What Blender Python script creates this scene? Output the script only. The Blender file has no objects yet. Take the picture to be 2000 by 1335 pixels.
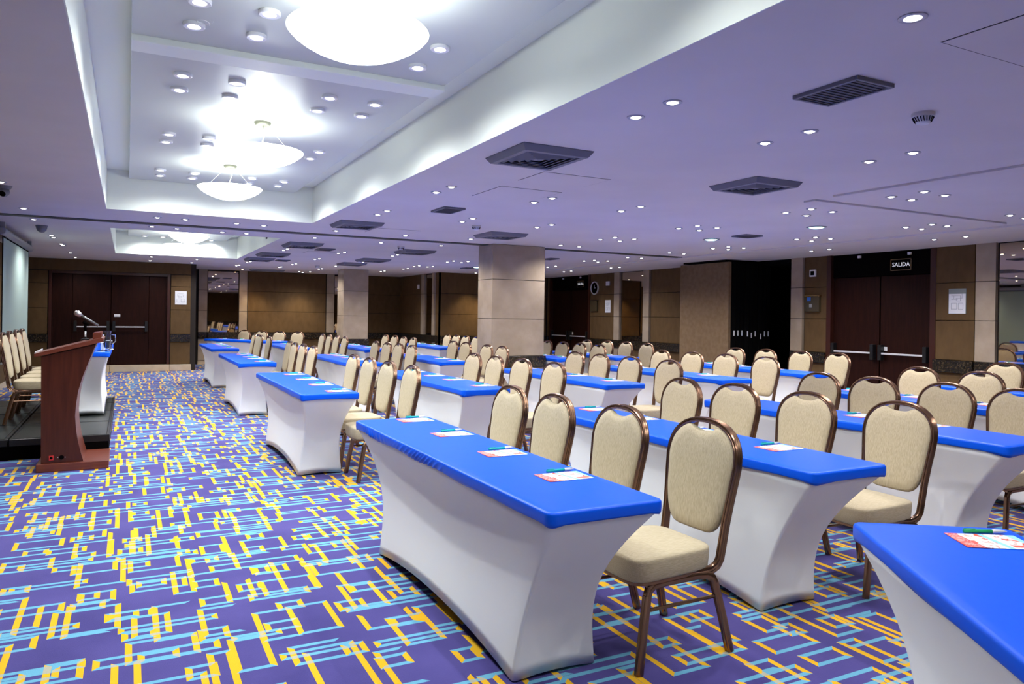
import bpy, math, random
from math import sin, cos, pi, radians, sqrt, atan2
from mathutils import Vector, Matrix
random.seed(4)
S = bpy.context.scene
COL = S.collection

# ------------------------------------------------------------------ camera, world, exposure
YAW = math.atan(752 / 1451.0)
ROLL = math.atan(0.015)
F_ = Vector((sin(YAW), cos(YAW), 0)); R0 = Vector((cos(YAW), -sin(YAW), 0)); U0 = Vector((0, 0, 1))
R_ = R0 * cos(ROLL) + U0 * sin(ROLL); U_ = U0 * cos(ROLL) - R0 * sin(ROLL)
cam_d = bpy.data.cameras.new('camera'); cam = bpy.data.objects.new('camera', cam_d); COL.objects.link(cam)
cam_d.sensor_width = 36; cam_d.lens = 1451 / 2000 * 36
cam_d.shift_y = -(667.5 - 618) / 2000
cam_d.clip_start = 0.05; cam_d.clip_end = 100
M = Matrix(((R_.x, U_.x, -F_.x, 0), (R_.y, U_.y, -F_.y, 0), (R_.z, U_.z, -F_.z, 1.43), (0, 0, 0, 1)))
cam.matrix_world = M
S.camera = cam
W = bpy.data.worlds.new('world'); S.world = W; W.use_nodes = True
W.node_tree.nodes['Background'].inputs[0].default_value = (0.5, 0.5, 0.6, 1)
W.node_tree.nodes['Background'].inputs[1].default_value = 0.02
S.view_settings.view_transform = 'Standard'; S.view_settings.look = 'None'
S.view_settings.gamma = 1; S.view_settings.use_curve_mapping = False
S.view_settings.exposure = 0.62
S.cycles.max_bounces = 5; S.cycles.diffuse_bounces = 3; S.cycles.glossy_bounces = 3; S.cycles.transmission_bounces = 4
S.cycles.use_adaptive_sampling = True; S.cycles.adaptive_threshold = 0.05
S.cycles.sample_clamp_indirect = 6.0
S.cycles.caustics_reflective = False; S.cycles.caustics_refractive = False

SPOT_W = 27.5       # main ceiling downlights
TRAY_W = 22.0        # downlights in the trays
BOWL_E = 5.0        # glow of the glass bowls
BOWL_W = 3.0       # bulb inside each bowl
CFL_W = 20.0

# ------------------------------------------------------------------ materials
def nodes(m):
    m.use_nodes = True
    return m.node_tree.nodes, m.node_tree.links, m.node_tree.nodes['Principled BSDF']
def mat(name, col, rough=0.5, metal=0.0, spec=0.5, sheen=0.0, emit=None, es=0.0, coat=0.0, trans=0.0, ior=1.45):
    m = bpy.data.materials.new(name); n, l, b = nodes(m)
    b.inputs['Base Color'].default_value = (*col, 1); b.inputs['Roughness'].default_value = rough
    b.inputs['Metallic'].default_value = metal; b.inputs['Specular IOR Level'].default_value = spec
    b.inputs['Sheen Weight'].default_value = sheen; b.inputs['Coat Weight'].default_value = coat
    b.inputs['Transmission Weight'].default_value = trans; b.inputs['IOR'].default_value = ior
    if emit: b.inputs['Emission Color'].default_value = (*emit, 1); b.inputs['Emission Strength'].default_value = es
    return m
def tex(m, kind, scale, c1, c2, p1=0.35, p2=0.65, stretch=(1, 1, 1), bump=0.0, detail=4, coord='Object', dist=0.02):
    """two-colour procedural variation plus fine relief"""
    n, l, b = nodes(m)
    tc = n.new('ShaderNodeTexCoord'); mp = n.new('ShaderNodeMapping'); mp.inputs['Scale'].default_value = stretch
    l.new(tc.outputs[coord], mp.inputs[0])
    t = n.new('ShaderNodeTex' + kind)
    t.inputs['Scale'].default_value = scale
    if kind == 'Noise': t.inputs['Detail'].default_value = detail
    l.new(mp.outputs[0], t.inputs['Vector'])
    r = n.new('ShaderNodeValToRGB'); r.color_ramp.elements[0].position = p1; r.color_ramp.elements[1].position = p2
    r.color_ramp.elements[0].color = (*c1, 1); r.color_ramp.elements[1].color = (*c2, 1)
    out = t.outputs['Fac'] if kind == 'Noise' else t.outputs['Distance']
    l.new(out, r.inputs[0]); l.new(r.outputs[0], b.inputs['Base Color'])
    if bump:
        bp = n.new('ShaderNodeBump'); bp.inputs['Strength'].default_value = bump; bp.inputs['Distance'].default_value = dist
        l.new(out, bp.inputs['Height']); l.new(bp.outputs[0], b.inputs['Normal'])
    return m

M_ceil = tex(mat('ceiling_paint', (.6, .58, .74), .7, spec=.3), 'Noise', 1.3, (.68, .635, .615), (.72, .675, .655), bump=.02)
M_tray = mat('tray_paint', (.86, .90, .84), .5, spec=.3)
M_raft = mat('raft_gloss_paint', (.60, .63, .60), .34, spec=.4)
M_panel = tex(mat('bronze_fabric_panel', (.2, .13, .06), .75, spec=.25), 'Noise', 9, (.10, .058, .023), (.122, .072, .030), stretch=(1, 1, .5), bump=.15, dist=.003)
M_foldpanel = tex(mat('taupe_partition_fabric', (.24, .17, .11), .85, spec=.2), 'Noise', 14, (.17, .11, .06), (.20, .133, .077), bump=.15, dist=.003)
M_joint = mat('dark_joint', (.02, .014, .01), .8)
M_stone = tex(mat('beige_marble', (.62, .52, .42), .22, spec=.5), 'Noise', 3.0, (.33, .26, .19), (.41, .33, .25), bump=0)
M_stonebase = tex(mat('cream_marble', (.7, .58, .42), .3), 'Noise', 4.0, (.58, .46, .31), (.68, .56, .40))
def veined():
    n, l, b = nodes(M_stone)
    tc = n.new('ShaderNodeTexCoord'); no = n.new('ShaderNodeTexNoise'); no.inputs['Scale'].default_value = 1.6; no.inputs['Detail'].default_value = 8
    no.inputs['Distortion'].default_value = 1.2
    l.new(tc.outputs['Object'], no.inputs['Vector'])
    a = n.new('ShaderNodeMath'); a.operation = 'SUBTRACT'; a.inputs[1].default_value = .5; l.new(no.outputs['Fac'], a.inputs[0])
    a2 = n.new('ShaderNodeMath'); a2.operation = 'ABSOLUTE'; l.new(a.outputs[0], a2.inputs[0])
    r = n.new('ShaderNodeMapRange'); r.inputs['From Min'].default_value = 0; r.inputs['From Max'].default_value = .007
    r.inputs['To Min'].default_value = .45; r.inputs['To Max'].default_value = 0; l.new(a2.outputs[0], r.inputs['Value'])
    mx = n.new('ShaderNodeMixRGB'); mx.inputs[2].default_value = (.36, .27, .2, 1)
    src = b.inputs['Base Color'].links[0].from_socket
    l.new(r.outputs[0], mx.inputs[0]); l.new(src, mx.inputs[1]); l.new(mx.outputs[0], b.inputs['Base Color'])
veined()
M_granite = mat('dark_speckled_granite', (.05, .04, .03), .18, spec=.6)
def gran():
    n, l, b = nodes(M_granite)
    tc = n.new('ShaderNodeTexCoord'); v = n.new('ShaderNodeTexVoronoi'); v.inputs['Scale'].default_value = 55
    l.new(tc.outputs['Object'], v.inputs['Vector'])
    sp = n.new('ShaderNodeSeparateColor'); l.new(v.outputs['Color'], sp.inputs[0])
    r = n.new('ShaderNodeValToRGB'); e = r.color_ramp.elements
    e[0].position = .3; e[0].color = (.012, .01, .009, 1); e[1].position = 1; e[1].color = (.075, .052, .03, 1)
    x = e.new(.75); x.color = (.022, .017, .012, 1)
    l.new(sp.outputs[0], r.inputs[0]); l.new(r.outputs[0], b.inputs['Base Color'])
gran()
M_mirror = mat('bronze_mirror', (.46, .37, .28), .02, metal=1.0)
M_door = tex(mat('dark_mahogany_veneer', (.05, .012, .006), .5, spec=.15), 'Noise', 6, (.014, .0028, .0015), (.022, .005, .0025), stretch=(6, 6, .5))
M_doorframe = mat('dark_red_frame', (.045, .012, .008), .3)
M_black = mat('black', (.003, .002, .002), .9, spec=.04)
M_blackmetal = mat('black_metal', (.012, .012, .013), .3)
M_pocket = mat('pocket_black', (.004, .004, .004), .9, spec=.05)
M_alu = mat('aluminium', (.80, .80, .84), .35, metal=.35)
M_white = mat('white_plastic', (.8, .8, .82), .4)
M_brass = mat('brass', (.75, .52, .2), .25, metal=1)
M_ventm = mat('vent_grey_metal', (.17, .17, .20), .45, metal=.0)
M_ventd = mat('vent_dark', (.02, .02, .028), .7)
M_grille = mat('grey_grille', (.10, .10, .115), .6)
M_lamp = mat('lamp_glass', (1, 1, 1), .3, emit=(1, .97, .9), es=9)
M_cfl = mat('cool_lamp_glass', (1, 1, 1), .3, emit=(.45, 1, .85), es=7)
M_warm = mat('warm_lamp_glass', (1, 1, 1), .3, emit=(1, .62, .3), es=18)
for _m in (M_lamp, M_cfl, M_warm): _m.cycles.emission_sampling = 'NONE'   # the beams beside them carry their light
M_ring = mat('downlight_ring', (.42, .42, .47), .3, metal=.6)
M_ringw = mat('downlight_white_ring', (.8, .8, .84), .3)
M_bowl = mat('frosted_glass_bowl', (.9, .9, .9), .3, emit=(.93, 1, .98), es=BOWL_E)
M_canopy = mat('canopy_olive_metal', (.16, .16, .12), .35, metal=.5)
M_cable = mat('cable', (.5, .48, .4), .4)
M_chairm = mat('bronze_tube', (.22, .125, .08), .25, metal=.9)
M_chairf = tex(mat('cream_woven_fabric', (.60, .52, .38), .9, spec=.15, sheen=.15), 'Noise', 95, (.41, .335, .215), (.52, .435, .295), stretch=(3, 3, .22), bump=.25, dist=.004, detail=3)
M_seatf = tex(mat('cream_seat_fabric', (.60, .52, .38), .9, spec=.15, sheen=.15), 'Noise', 95, (.43, .355, .23), (.52, .44, .30), stretch=(.3, 3, 3), bump=.2, dist=.004, detail=3)
M_blue = mat('royal_blue_stretch_cover', (.0, .095, .80), .36, spec=.25)
def bluefab():
    n, l, b = nodes(M_blue)
    tc = n.new('ShaderNodeTexCoord'); no = n.new('ShaderNodeTexNoise'); no.inputs['Scale'].default_value = 4; no.inputs['Detail'].default_value = 3
    l.new(tc.outputs['Object'], no.inputs['Vector'])
    bp = n.new('ShaderNodeBump'); bp.inputs['Strength'].default_value = .08; bp.inputs['Distance'].default_value = .02
    l.new(no.outputs['Fac'], bp.inputs['Height']); l.new(bp.outputs[0], b.inputs['Normal'])
bluefab()
M_skirt = mat('white_stretch_skirt', (.94, .945, .955), .5, spec=.2)
M_mahog_shaded = tex(mat('mahogany_laminate_shaded', (.17, .035, .02), .3, spec=.45), 'Noise', 5, (.050, .010, .005), (.075, .016, .008), stretch=(9, 9, .6))  # podium sides: shade put into the colour as a darker tone
M_mahog_lit = tex(mat('mahogany_laminate_lit', (.3, .08, .045), .3, spec=.45), 'Noise', 5, (.13, .030, .017), (.17, .042, .024), stretch=(.6, 9, 9))  # same laminate, paler tone standing in for light on top and front
M_stage = tex(mat('black_stage_deck', (.03, .035, .033), .32, spec=.5), 'Noise', 5, (.011, .014, .013), (.024, .028, .026))
M_screen = mat('projection_cloth', (.36, .47, .43), .8)
M_casing = mat('screen_casing_grey', (.33, .34, .36), .4, metal=.3)
M_teal = mat('teal_pen_plastic', (.0, .40, .42), .3)
M_green = mat('green_pen_plastic', (.02, .38, .12), .3)
M_silver = mat('pen_silver', (.7, .72, .78), .3, metal=.3)
M_glass = mat('clear_glass', (.9, .95, 1), .02, trans=1.0)
M_red = mat('red_socket', (.6, .03, .03), .4)
M_bluesign = mat('blue_sticker', (.03, .15, .6), .4)
M_paperw = mat('paper', (.8, .82, .85), .6)

def skirtfab():
    n, l, b = nodes(M_skirt)
    tc = n.new('ShaderNodeTexCoord'); mp = n.new('ShaderNodeMapping'); mp.inputs['Scale'].default_value = (1, 1, .35); l.new(tc.outputs['Object'], mp.inputs[0])
    no = n.new('ShaderNodeTexNoise'); no.inputs['Scale'].default_value = 5; no.inputs['Detail'].default_value = 2; l.new(mp.outputs[0], no.inputs['Vector'])
    bp = n.new('ShaderNodeBump'); bp.inputs['Strength'].default_value = .18; bp.inputs['Distance'].default_value = .03
    l.new(no.outputs['Fac'], bp.inputs['Height']); l.new(bp.outputs[0], b.inputs['Normal'])
skirtfab()
def flyer_mat():
    m = bpy.data.materials.new('flyer_print'); n, l, b = nodes(m)
    b.inputs['Roughness'].default_value = .35
    tc = n.new('ShaderNodeTexCoord'); sp = n.new('ShaderNodeSeparateXYZ'); l.new(tc.outputs['Generated'], sp.inputs[0])
    no = n.new('ShaderNodeTexNoise'); no.inputs['Scale'].default_value = 3.2; no.inputs['Detail'].default_value = 3
    mp = n.new('ShaderNodeMapping'); mp.inputs['Scale'].default_value = (1.6, 1.2, 0); l.new(tc.outputs['Generated'], mp.inputs[0]); l.new(mp.outputs[0], no.inputs['Vector'])
    r = n.new('ShaderNodeValToRGB'); r.color_ramp.interpolation = 'CONSTANT'; e = r.color_ramp.elements
    e[0].position = 0; e[0].color = (.78, .10, .07, 1); e[1].position = .40; e[1].color = (.80, .72, .66, 1)
    x = e.new(.46); x.color = (.86, .88, .92, 1); x = e.new(.60); x.color = (.75, .30, .24, 1); x = e.new(.66); x.color = (.80, .70, .6, 1)
    l.new(no.outputs['Fac'], r.inputs[0])
    def step(src, th, inv=False):
        q = n.new('ShaderNodeMath'); q.operation = 'LESS_THAN' if inv else 'GREATER_THAN'; q.inputs[1].default_value = th; l.new(src, q.inputs[0]); return q.outputs[0]
    def mul(a, c):
        q = n.new('ShaderNodeMath'); q.operation = 'MULTIPLY'; l.new(a, q.inputs[0]); l.new(c, q.inputs[1]); return q.outputs[0]
    def mixc(fac, a, col):
        q = n.new('ShaderNodeMixRGB'); l.new(fac, q.inputs[0]); l.new(a, q.inputs[1]); q.inputs[2].default_value = (*col, 1); return q.outputs[0]
    # skewed x so the bands run on a slant
    sk = n.new('ShaderNodeMath'); sk.operation = 'MULTIPLY_ADD'; sk.inputs[1].default_value = .12; l.new(sp.outputs[1], sk.inputs[0]); l.new(sp.outputs[0], sk.inputs[2])
    X = sk.outputs[0]; Y = sp.outputs[1]
    c = r.outputs[0]
    c = mixc(mul(step(X, .58), step(X, .66, True)), c, (.30, .68, .82))
    c = mixc(step(X, .98), c, (.32, .70, .84))
    c = mixc(mul(step(X, .70), mul(step(X, .98, True), mul(step(Y, .1), step(Y, .26, True)))), c, (.82, .16, .12))
    c = mixc(step(X, .27, True), c, (.80, .09, .07))
    # pale print lines on the red strip
    wv = n.new('ShaderNodeMath'); wv.operation = 'SINE'; ml = n.new('ShaderNodeMath'); ml.operation = 'MULTIPLY'; ml.inputs[1].default_value = 75; l.new(Y, ml.inputs[0]); l.new(ml.outputs[0], wv.inputs[0])
    n2 = n.new('ShaderNodeTexNoise'); n2.inputs['Scale'].default_value = 22; l.new(tc.outputs['Generated'], n2.inputs['Vector'])
    t = mul(mul(step(wv.outputs[0], .45), step(n2.outputs['Fac'], .48)), mul(step(X, .06), step(X, .25, True)))
    c = mixc(t, c, (.9, .8, .78))
    l.new(c, b.inputs['Base Color'])
    return m
M_flyer = flyer_mat()

def plan_mat():
    """evacuation plan sheet: thin grey line drawing on white"""
    m = bpy.data.materials.new('plan_print'); n, l, b = nodes(m)
    tc = n.new('ShaderNodeTexCoord')
    br = n.new('ShaderNodeTexBrick'); br.inputs['Scale'].default_value = 3.4; br.inputs['Mortar Size'].default_value = .03
    br.inputs['Color1'].default_value = (.72, .76, .88, 1); br.inputs['Color2'].default_value = (.70, .75, .88, 1); br.inputs['Mortar'].default_value = (.25, .27, .33, 1)
    br.offset = .37; br.squash = 1.7
    mp = n.new('ShaderNodeMapping'); mp.inputs['Rotation'].default_value = (radians(90), 0, 0)
    l.new(tc.outputs['UV'], br.inputs['Vector'])
    l.new(br.outputs[0], b.inputs['Base Color'])
    return m
M_plan = plan_mat()

def carpet_mat():
    m = bpy.data.materials.new('patterned_carpet'); n, l, b = nodes(m)
    b.inputs['Roughness'].default_value = .95; b.inputs['Specular IOR Level'].default_value = .1
    b.inputs['Sheen Weight'].default_value = .1
    tc = n.new('ShaderNodeTexCoord'); sp = n.new('ShaderNodeSeparateXYZ'); l.new(tc.outputs['Object'], sp.inputs[0])
    def m2(op, a, c, d=None):
        q = n.new('ShaderNodeMath'); q.operation = op
        for i, v in enumerate((a, c, d)):
            if v is None: continue
            if isinstance(v, (int, float)): q.inputs[i].default_value = v
            else: l.new(v, q.inputs[i])
        return q.outputs[0]
    X, Y = sp.outputs[0], sp.outputs[1]
    def layer(cx, cy, ox, oy, seed, wmin, wmax, hmin, hmax, t, opn, prob):
        u = m2('DIVIDE', m2('ADD', X, ox), cx)
        iu = m2('FLOOR', u, None)
        row_shift = None
        v = m2('ADD', m2('DIVIDE', m2('ADD', Y, oy), cy), m2('MULTIPLY', m2('SINE', m2('MULTIPLY', iu, 2.3), None), .35))
        iv = m2('FLOOR', v, None)
        fu = m2('MULTIPLY', m2('SUBTRACT', m2('FRACT', u, None), .5), cx)
        fv = m2('MULTIPLY', m2('SUBTRACT', m2('FRACT', v, None), .5), cy)
        cb = n.new('ShaderNodeCombineXYZ'); l.new(iu, cb.inputs[0]); l.new(iv, cb.inputs[1]); cb.inputs[2].default_value = seed
        wn = n.new('ShaderNodeTexWhiteNoise'); wn.noise_dimensions = '3D'; l.new(cb.outputs[0], wn.inputs['Vector'])
        sc = n.new('ShaderNodeSeparateColor'); l.new(wn.outputs['Color'], sc.inputs[0])
        r1, r2, r3 = sc.outputs[0], sc.outputs[1], sc.outputs[2]
        hw = m2('MULTIPLY_ADD', r1, (wmax - wmin) / 2, wmin / 2)      # half width (x)
        hh = m2('MULTIPLY_ADD', r2, (hmax - hmin) / 2, hmin / 2)      # half height (y)
        # offset inside the cell
        offx = m2('MULTIPLY', m2('SUBTRACT', r3, .5), m2('SUBTRACT', cx, m2('MULTIPLY', hw, 2)))
        offy = m2('MULTIPLY', m2('SUBTRACT', wn.outputs['Value'], .5), m2('SUBTRACT', cy, m2('MULTIPLY', hh, 2)))
        du = m2('SUBTRACT', fu, offx); dv = m2('SUBTRACT', fv, offy)
        ax = m2('SUBTRACT', m2('ABSOLUTE', du, None), hw)
        ay = m2('SUBTRACT', m2('ABSOLUTE', dv, None), hh)
        inside = m2('LESS_THAN', m2('MAXIMUM', ax, ay), 0)
        edge = m2('MAXIMUM', m2('GREATER_THAN', ax, -.027), m2('GREATER_THAN', ay, -.025))
        ring = m2('MULTIPLY', inside, edge)
        isx = m2('GREATER_THAN', ax, ay)                             # long side along Y: yellow
        gap = m2('MULTIPLY', m2('LESS_THAN', r3, opn), m2('MULTIPLY', isx, m2('GREATER_THAN', du, 0)))
        gap2 = m2('MULTIPLY', m2('GREATER_THAN', r3, 1 - opn), m2('MULTIPLY', m2('SUBTRACT', 1, isx), m2('GREATER_THAN', dv, 0)))
        ring = m2('MULTIPLY', ring, m2('SUBTRACT', 1, m2('ADD', gap, gap2)))
        keep = m2('LESS_THAN', m2('FRACT', m2('MULTIPLY', wn.outputs['Value'], 7.31), None), prob)
        ring = m2('MULTIPLY', ring, keep)
        return m2('MULTIPLY', ring, isx), m2('MULTIPLY', ring, m2('SUBTRACT', 1, isx))
    t = .023
    L = [layer(.31, .40, 0, 0, 1.5, .13, .29, .12, .36, t, .10, 1), layer(.53, .37, .13, .21, 7.5, .20, .50, .065, .13, t, .0, 1),
         layer(.42, .62, .31, .09, 13.5, .10, .26, .32, .58, t, .32, .95), layer(.29, .33, .07, .17, 33.5, .10, .16, .09, .14, t, .0, .9)]
    ye = L[0][0]; cy = L[0][1]
    for a, c in L[1:]: ye = m2('MAXIMUM', ye, a); cy = m2('MAXIMUM', cy, c)
    no = n.new('ShaderNodeTexNoise'); no.inputs['Scale'].default_value = 2.2; no.inputs['Detail'].default_value = 5
    l.new(tc.outputs['Object'], no.inputs['Vector'])
    r = n.new('ShaderNodeValToRGB'); r.color_ramp.elements[0].position = .3; r.color_ramp.elements[1].position = .7
    r.color_ramp.elements[0].color = (.058, .046, .205, 1); r.color_ramp.elements[1].color = (.09, .072, .275, 1)
    l.new(no.outputs['Fac'], r.inputs[0])
    a = n.new('ShaderNodeMixRGB'); l.new(ye, a.inputs[0]); l.new(r.outputs[0], a.inputs[1]); a.inputs[2].default_value = (.82, .45, .012, 1)
    c = n.new('ShaderNodeMixRGB'); l.new(m2('MULTIPLY', cy, m2('SUBTRACT', 1, m2('MULTIPLY', ye, .45))), c.inputs[0]); l.new(a.outputs[0], c.inputs[1]); c.inputs[2].default_value = (.14, .41, .58, 1)
    l.new(c.outputs[0], b.inputs['Base Color'])
    fn = n.new('ShaderNodeTexNoise'); fn.inputs['Scale'].default_value = 260; l.new(tc.outputs['Object'], fn.inputs['Vector'])
    bp = n.new('ShaderNodeBump'); bp.inputs['Strength'].default_value = .35; bp.inputs['Distance'].default_value = .004
    l.new(fn.outputs['Fac'], bp.inputs['Height']); l.new(bp.outputs[0], b.inputs['Normal'])
    return m
M_carpet = carpet_mat()

# ------------------------------------------------------------------ mesh helpers
class MB:
    def __init__(s): s.v = []; s.f = []
    def add(s, vs, fs):
        k = len(s.v); s.v += [tuple(v) for v in vs]; s.f += [tuple(i + k for i in f) for f in fs]; return s
    def box(s, x0, x1, y0, y1, z0, z1):
        return s.add([(x0, y0, z0), (x1, y0, z0), (x1, y1, z0), (x0, y1, z0), (x0, y0, z1), (x1, y0, z1), (x1, y1, z1), (x0, y1, z1)],
                     [(0, 3, 2, 1), (4, 5, 6, 7), (0, 1, 5, 4), (1, 2, 6, 5), (2, 3, 7, 6), (3, 0, 4, 7)])
    def prism(s, poly, a, b, axis='y'):
        """extrude a 2-D polygon along an axis; 'y': (x,z), 'x': (y,z), 'z': (x,y)"""
        n = len(poly)
        f = {'y': lambda p, t: (p[0], t, p[1]), 'x': lambda p, t: (t, p[0], p[1]), 'z': lambda p, t: (p[0], p[1], t)}[axis]
        vs = [f(p, a) for p in poly] + [f(p, b) for p in poly]
        fs = [tuple(range(n)), tuple(range(2 * n - 1, n - 1, -1))] + [(i, i + n, (i + 1) % n + n, (i + 1) % n) for i in range(n)]
        return s.add(vs, fs)
    def lathe(s, prof, c=(0, 0, 0), seg=24, axis='z'):
        vs = []; fs = []; n = len(prof)
        for i in range(seg):
            a = 2 * pi * i / seg
            for r, h in prof:
                p = (r * cos(a), r * sin(a), h)
                if axis == 'x': p = (h, r * cos(a), r * sin(a))
                if axis == 'y': p = (r * cos(a), h, r * sin(a))
                vs.append((p[0] + c[0], p[1] + c[1], p[2] + c[2]))
        for i in range(seg):
            j = (i + 1) % seg
            for k in range(n - 1): fs.append((i * n + k, j * n + k, j * n + k + 1, i * n + k + 1))
        return s.add(vs, fs)
    def sweep(s, path, prof, normals=None, cap=True):
        """sweep a closed 2-D profile (n,b) along a path"""
        P = [Vector(p) for p in path]; n = len(P); m = len(prof); vs = []
        last = None
        for i in range(n):
            T = (P[min(i + 1, n - 1)] - P[max(i - 1, 0)]).normalized()
            if normals: N = Vector(normals[i])
            else:
                N = last if last is not None else (Vector((0, 1, 0)) if abs(T.y) < .9 else Vector((1, 0, 0)))
            N = (N - T * N.dot(T)).normalized(); last = N; B = T.cross(N)
            for a, b in prof: vs.append(P[i] + N * a + B * b)
        fs = [(i * m + k, i * m + (k + 1) % m, (i + 1) * m + (k + 1) % m, (i + 1) * m + k) for i in range(n - 1) for k in range(m)]
        if cap: fs += [tuple(range(m - 1, -1, -1)), tuple(range((n - 1) * m, n * m))]
        return s.add(vs, fs)
    def tube(s, path, r, seg=8):
        return s.sweep(path, [(r * cos(2 * pi * k / seg), r * sin(2 * pi * k / seg)) for k in range(seg)])
    def rings(s, rs, close0=True, close1=True):
        m = len(rs[0]); vs = [p for r in rs for p in r]
        fs = [(i * m + k, i * m + (k + 1) % m, (i + 1) * m + (k + 1) % m, (i + 1) * m + k) for i in range(len(rs) - 1) for k in range(m)]
        if close0: fs.append(tuple(range(m - 1, -1, -1)))
        if close1: fs.append(tuple(range((len(rs) - 1) * m, len(rs) * m)))
        return s.add(vs, fs)
    def mesh(s, name, m, smooth=False, bevel=0):
        me = bpy.data.meshes.new(name); me.from_pydata(s.v, [], s.f)
        import bmesh
        bm = bmesh.new(); bm.from_mesh(me)
        if bevel:
            bmesh.ops.bevel(bm, geom=bm.edges[:], offset=bevel, segments=1, affect='EDGES', profile=.5)
        bmesh.ops.recalc_face_normals(bm, faces=bm.faces[:]); bm.to_mesh(me); bm.free()
        me.materials.append(m)
        if smooth:
            for p in me.polygons: p.use_smooth = True
            if smooth == 'auto':
                try: me.set_sharp_from_angle(angle=radians(38))
                except Exception: pass
        return me

def link(name, me, parent=None, loc=(0, 0, 0), rz=0.0):
    o = bpy.data.objects.new(name, me); COL.objects.link(o)
    o.location = loc; o.rotation_euler = (0, 0, rz)
    if parent: o.parent = parent
    return o
def obj(name, mb, m, parent=None, smooth=False, loc=(0, 0, 0), rz=0.0, bevel=0):
    return link(name, mb.mesh(name, m, smooth, bevel), parent, loc, rz)
def tag(o, label=None, cat=None, group=None):
    if label: o['label'] = label
    if cat: o['category'] = cat
    if group: o['group'] = group
    return o
def struct(o, label=None, cat=None):
    o['kind'] = 'structure'
    if label: o['label'] = label
    if cat: o['category'] = cat
    return o
def empty(name, loc=(0, 0, 0), rz=0.0, label=None, cat=None, group=None, parent=None):
    o = bpy.data.objects.new(name, None); COL.objects.link(o); o.location = loc; o.rotation_euler = (0, 0, rz)
    o.empty_display_size = .1
    if parent: o.parent = parent
    return tag(o, label, cat, group)
def copy_tree(o, parent=None):
    c = o.copy(); COL.objects.link(c); c.parent = parent
    for ch in list(o.children): copy_tree(ch, c)
    return c

ZC = 2.60
X0, X1, Y0, Y1 = -2.0, 10.9, -3.5, 22.0
# ------------------------------------------------------------------ floor
fl = obj('floor', MB().box(X0 - .2, 12.3, Y0 - .2, Y1 + .2, -.1, 0), M_carpet); struct(fl, 'blue violet carpet with yellow and light blue rectangle outlines', 'carpet floor')

# ------------------------------------------------------------------ ceiling with two deep trays
TX0, TX1 = -.23, 2.12
trays = [(-1.2, 9.74), (11.96, 17.15)]
c = MB()
c.box(X0 - .2, TX0, Y0 - .2, Y1 + .2, ZC, 3.3); c.box(TX1, 12.3, Y0 - .2, Y1 + .2, ZC, 3.3)
c.box(TX0, TX1, Y0 - .2, trays[0][0], ZC, 3.3); c.box(TX0, TX1, trays[0][1], trays[1][0], ZC, 3.3); c.box(TX0, TX1, trays[1][1], Y1 + .2, ZC, 3.3)
ceil = obj('ceiling', c, M_ceil); struct(ceil, 'lilac white plaster ceiling with two long recessed trays', 'ceiling')
for a, b in trays:
    q = MB()
    e = .006
    q.box(TX0, TX0 + e, a, b, ZC, 3.1); q.box(TX1 - e, TX1, a, b, ZC, 3.1)
    q.box(TX0, TX1, a, a + e, ZC, 3.1); q.box(TX0, TX1, b - e, b, ZC, 3.1)
    obj('tray_fascia', q, M_tray, ceil)
    obj('tray_top', MB().box(TX0, TX1, a, b, 3.06, 3.12), M_tray, ceil)
obj('tray_raft', MB().box(0.0, 1.88, -1.0, 4.66, 2.975, 3.06), M_raft, ceil, bevel=.004)
obj('tray_raft', MB().box(0.0, 1.88, 4.86, 9.70, 2.965, 3.06), M_raft, ceil, bevel=.004)
obj('tray_beam', MB().box(0.0, 1.88, 4.66, 4.86, 2.94, 3.06), M_tray, ceil, bevel=.003)
obj('tray_raft', MB().box(0.0, 1.88, 12.1, 17.1, 2.965, 3.06), M_raft, ceil, bevel=.004)
obj('speaker_slot', MB().box(TX1 - .012, TX1 - .004, 13.2, 13.35, 2.7, 2.85), M_black, ceil)
# flat mouldings and dropped soffit on the right
obj('ceiling_moulding', MB().box(5.84, 9.0, 4.99, 5.13, 2.58, 2.61), M_ceil, ceil, bevel=.003)
obj('ceiling_moulding', MB().box(5.80, 5.97, .2, 4.76, 2.58, 2.61), M_ceil, ceil, bevel=.003)
obj('ceiling_soffit', MB().box(9.25, 10.95, Y0, 18.8, 2.575, 2.61), M_ceil, ceil, bevel=.002)
# access hatches, slightly proud so their joint shows
for (x0, x1, y0, y1) in ((2.97, 3.6, 5.98, 6.6), (2.97, 3.61, 5.2, 5.64), (3.0, 3.6, 1.2, 1.93), (2.98, 3.6, 9.75, 10.3), (3.0, 3.5, 14.1, 14.6)):
    obj('access_hatch_joint', MB().box(x0 - .006, x1 + .006, y0 - .006, y1 + .006, 2.599, 2.605), M_joint, ceil)
    obj('access_hatch', MB().box(x0, x1, y0, y1, 2.5975, 2.606), M_ceil, ceil)

# partition track across the ceiling
tk = empty('partition_track', (0, 11.0, ZC), label='dark metal sliding partition track running across the whole ceiling', cat='track')
obj('slot', MB().box(X0, 10.3, -.075, .075, -.006, .004), M_black, tk)
for y in (-.075, -.012, .05):
    obj('rail', MB().box(X0, 10.3, y, y + .025, -.014, .0), mat('track_rail', (.22, .22, .2), .35, metal=.8) if y < -.05 else bpy.data.materials['track_rail'], tk)

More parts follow.
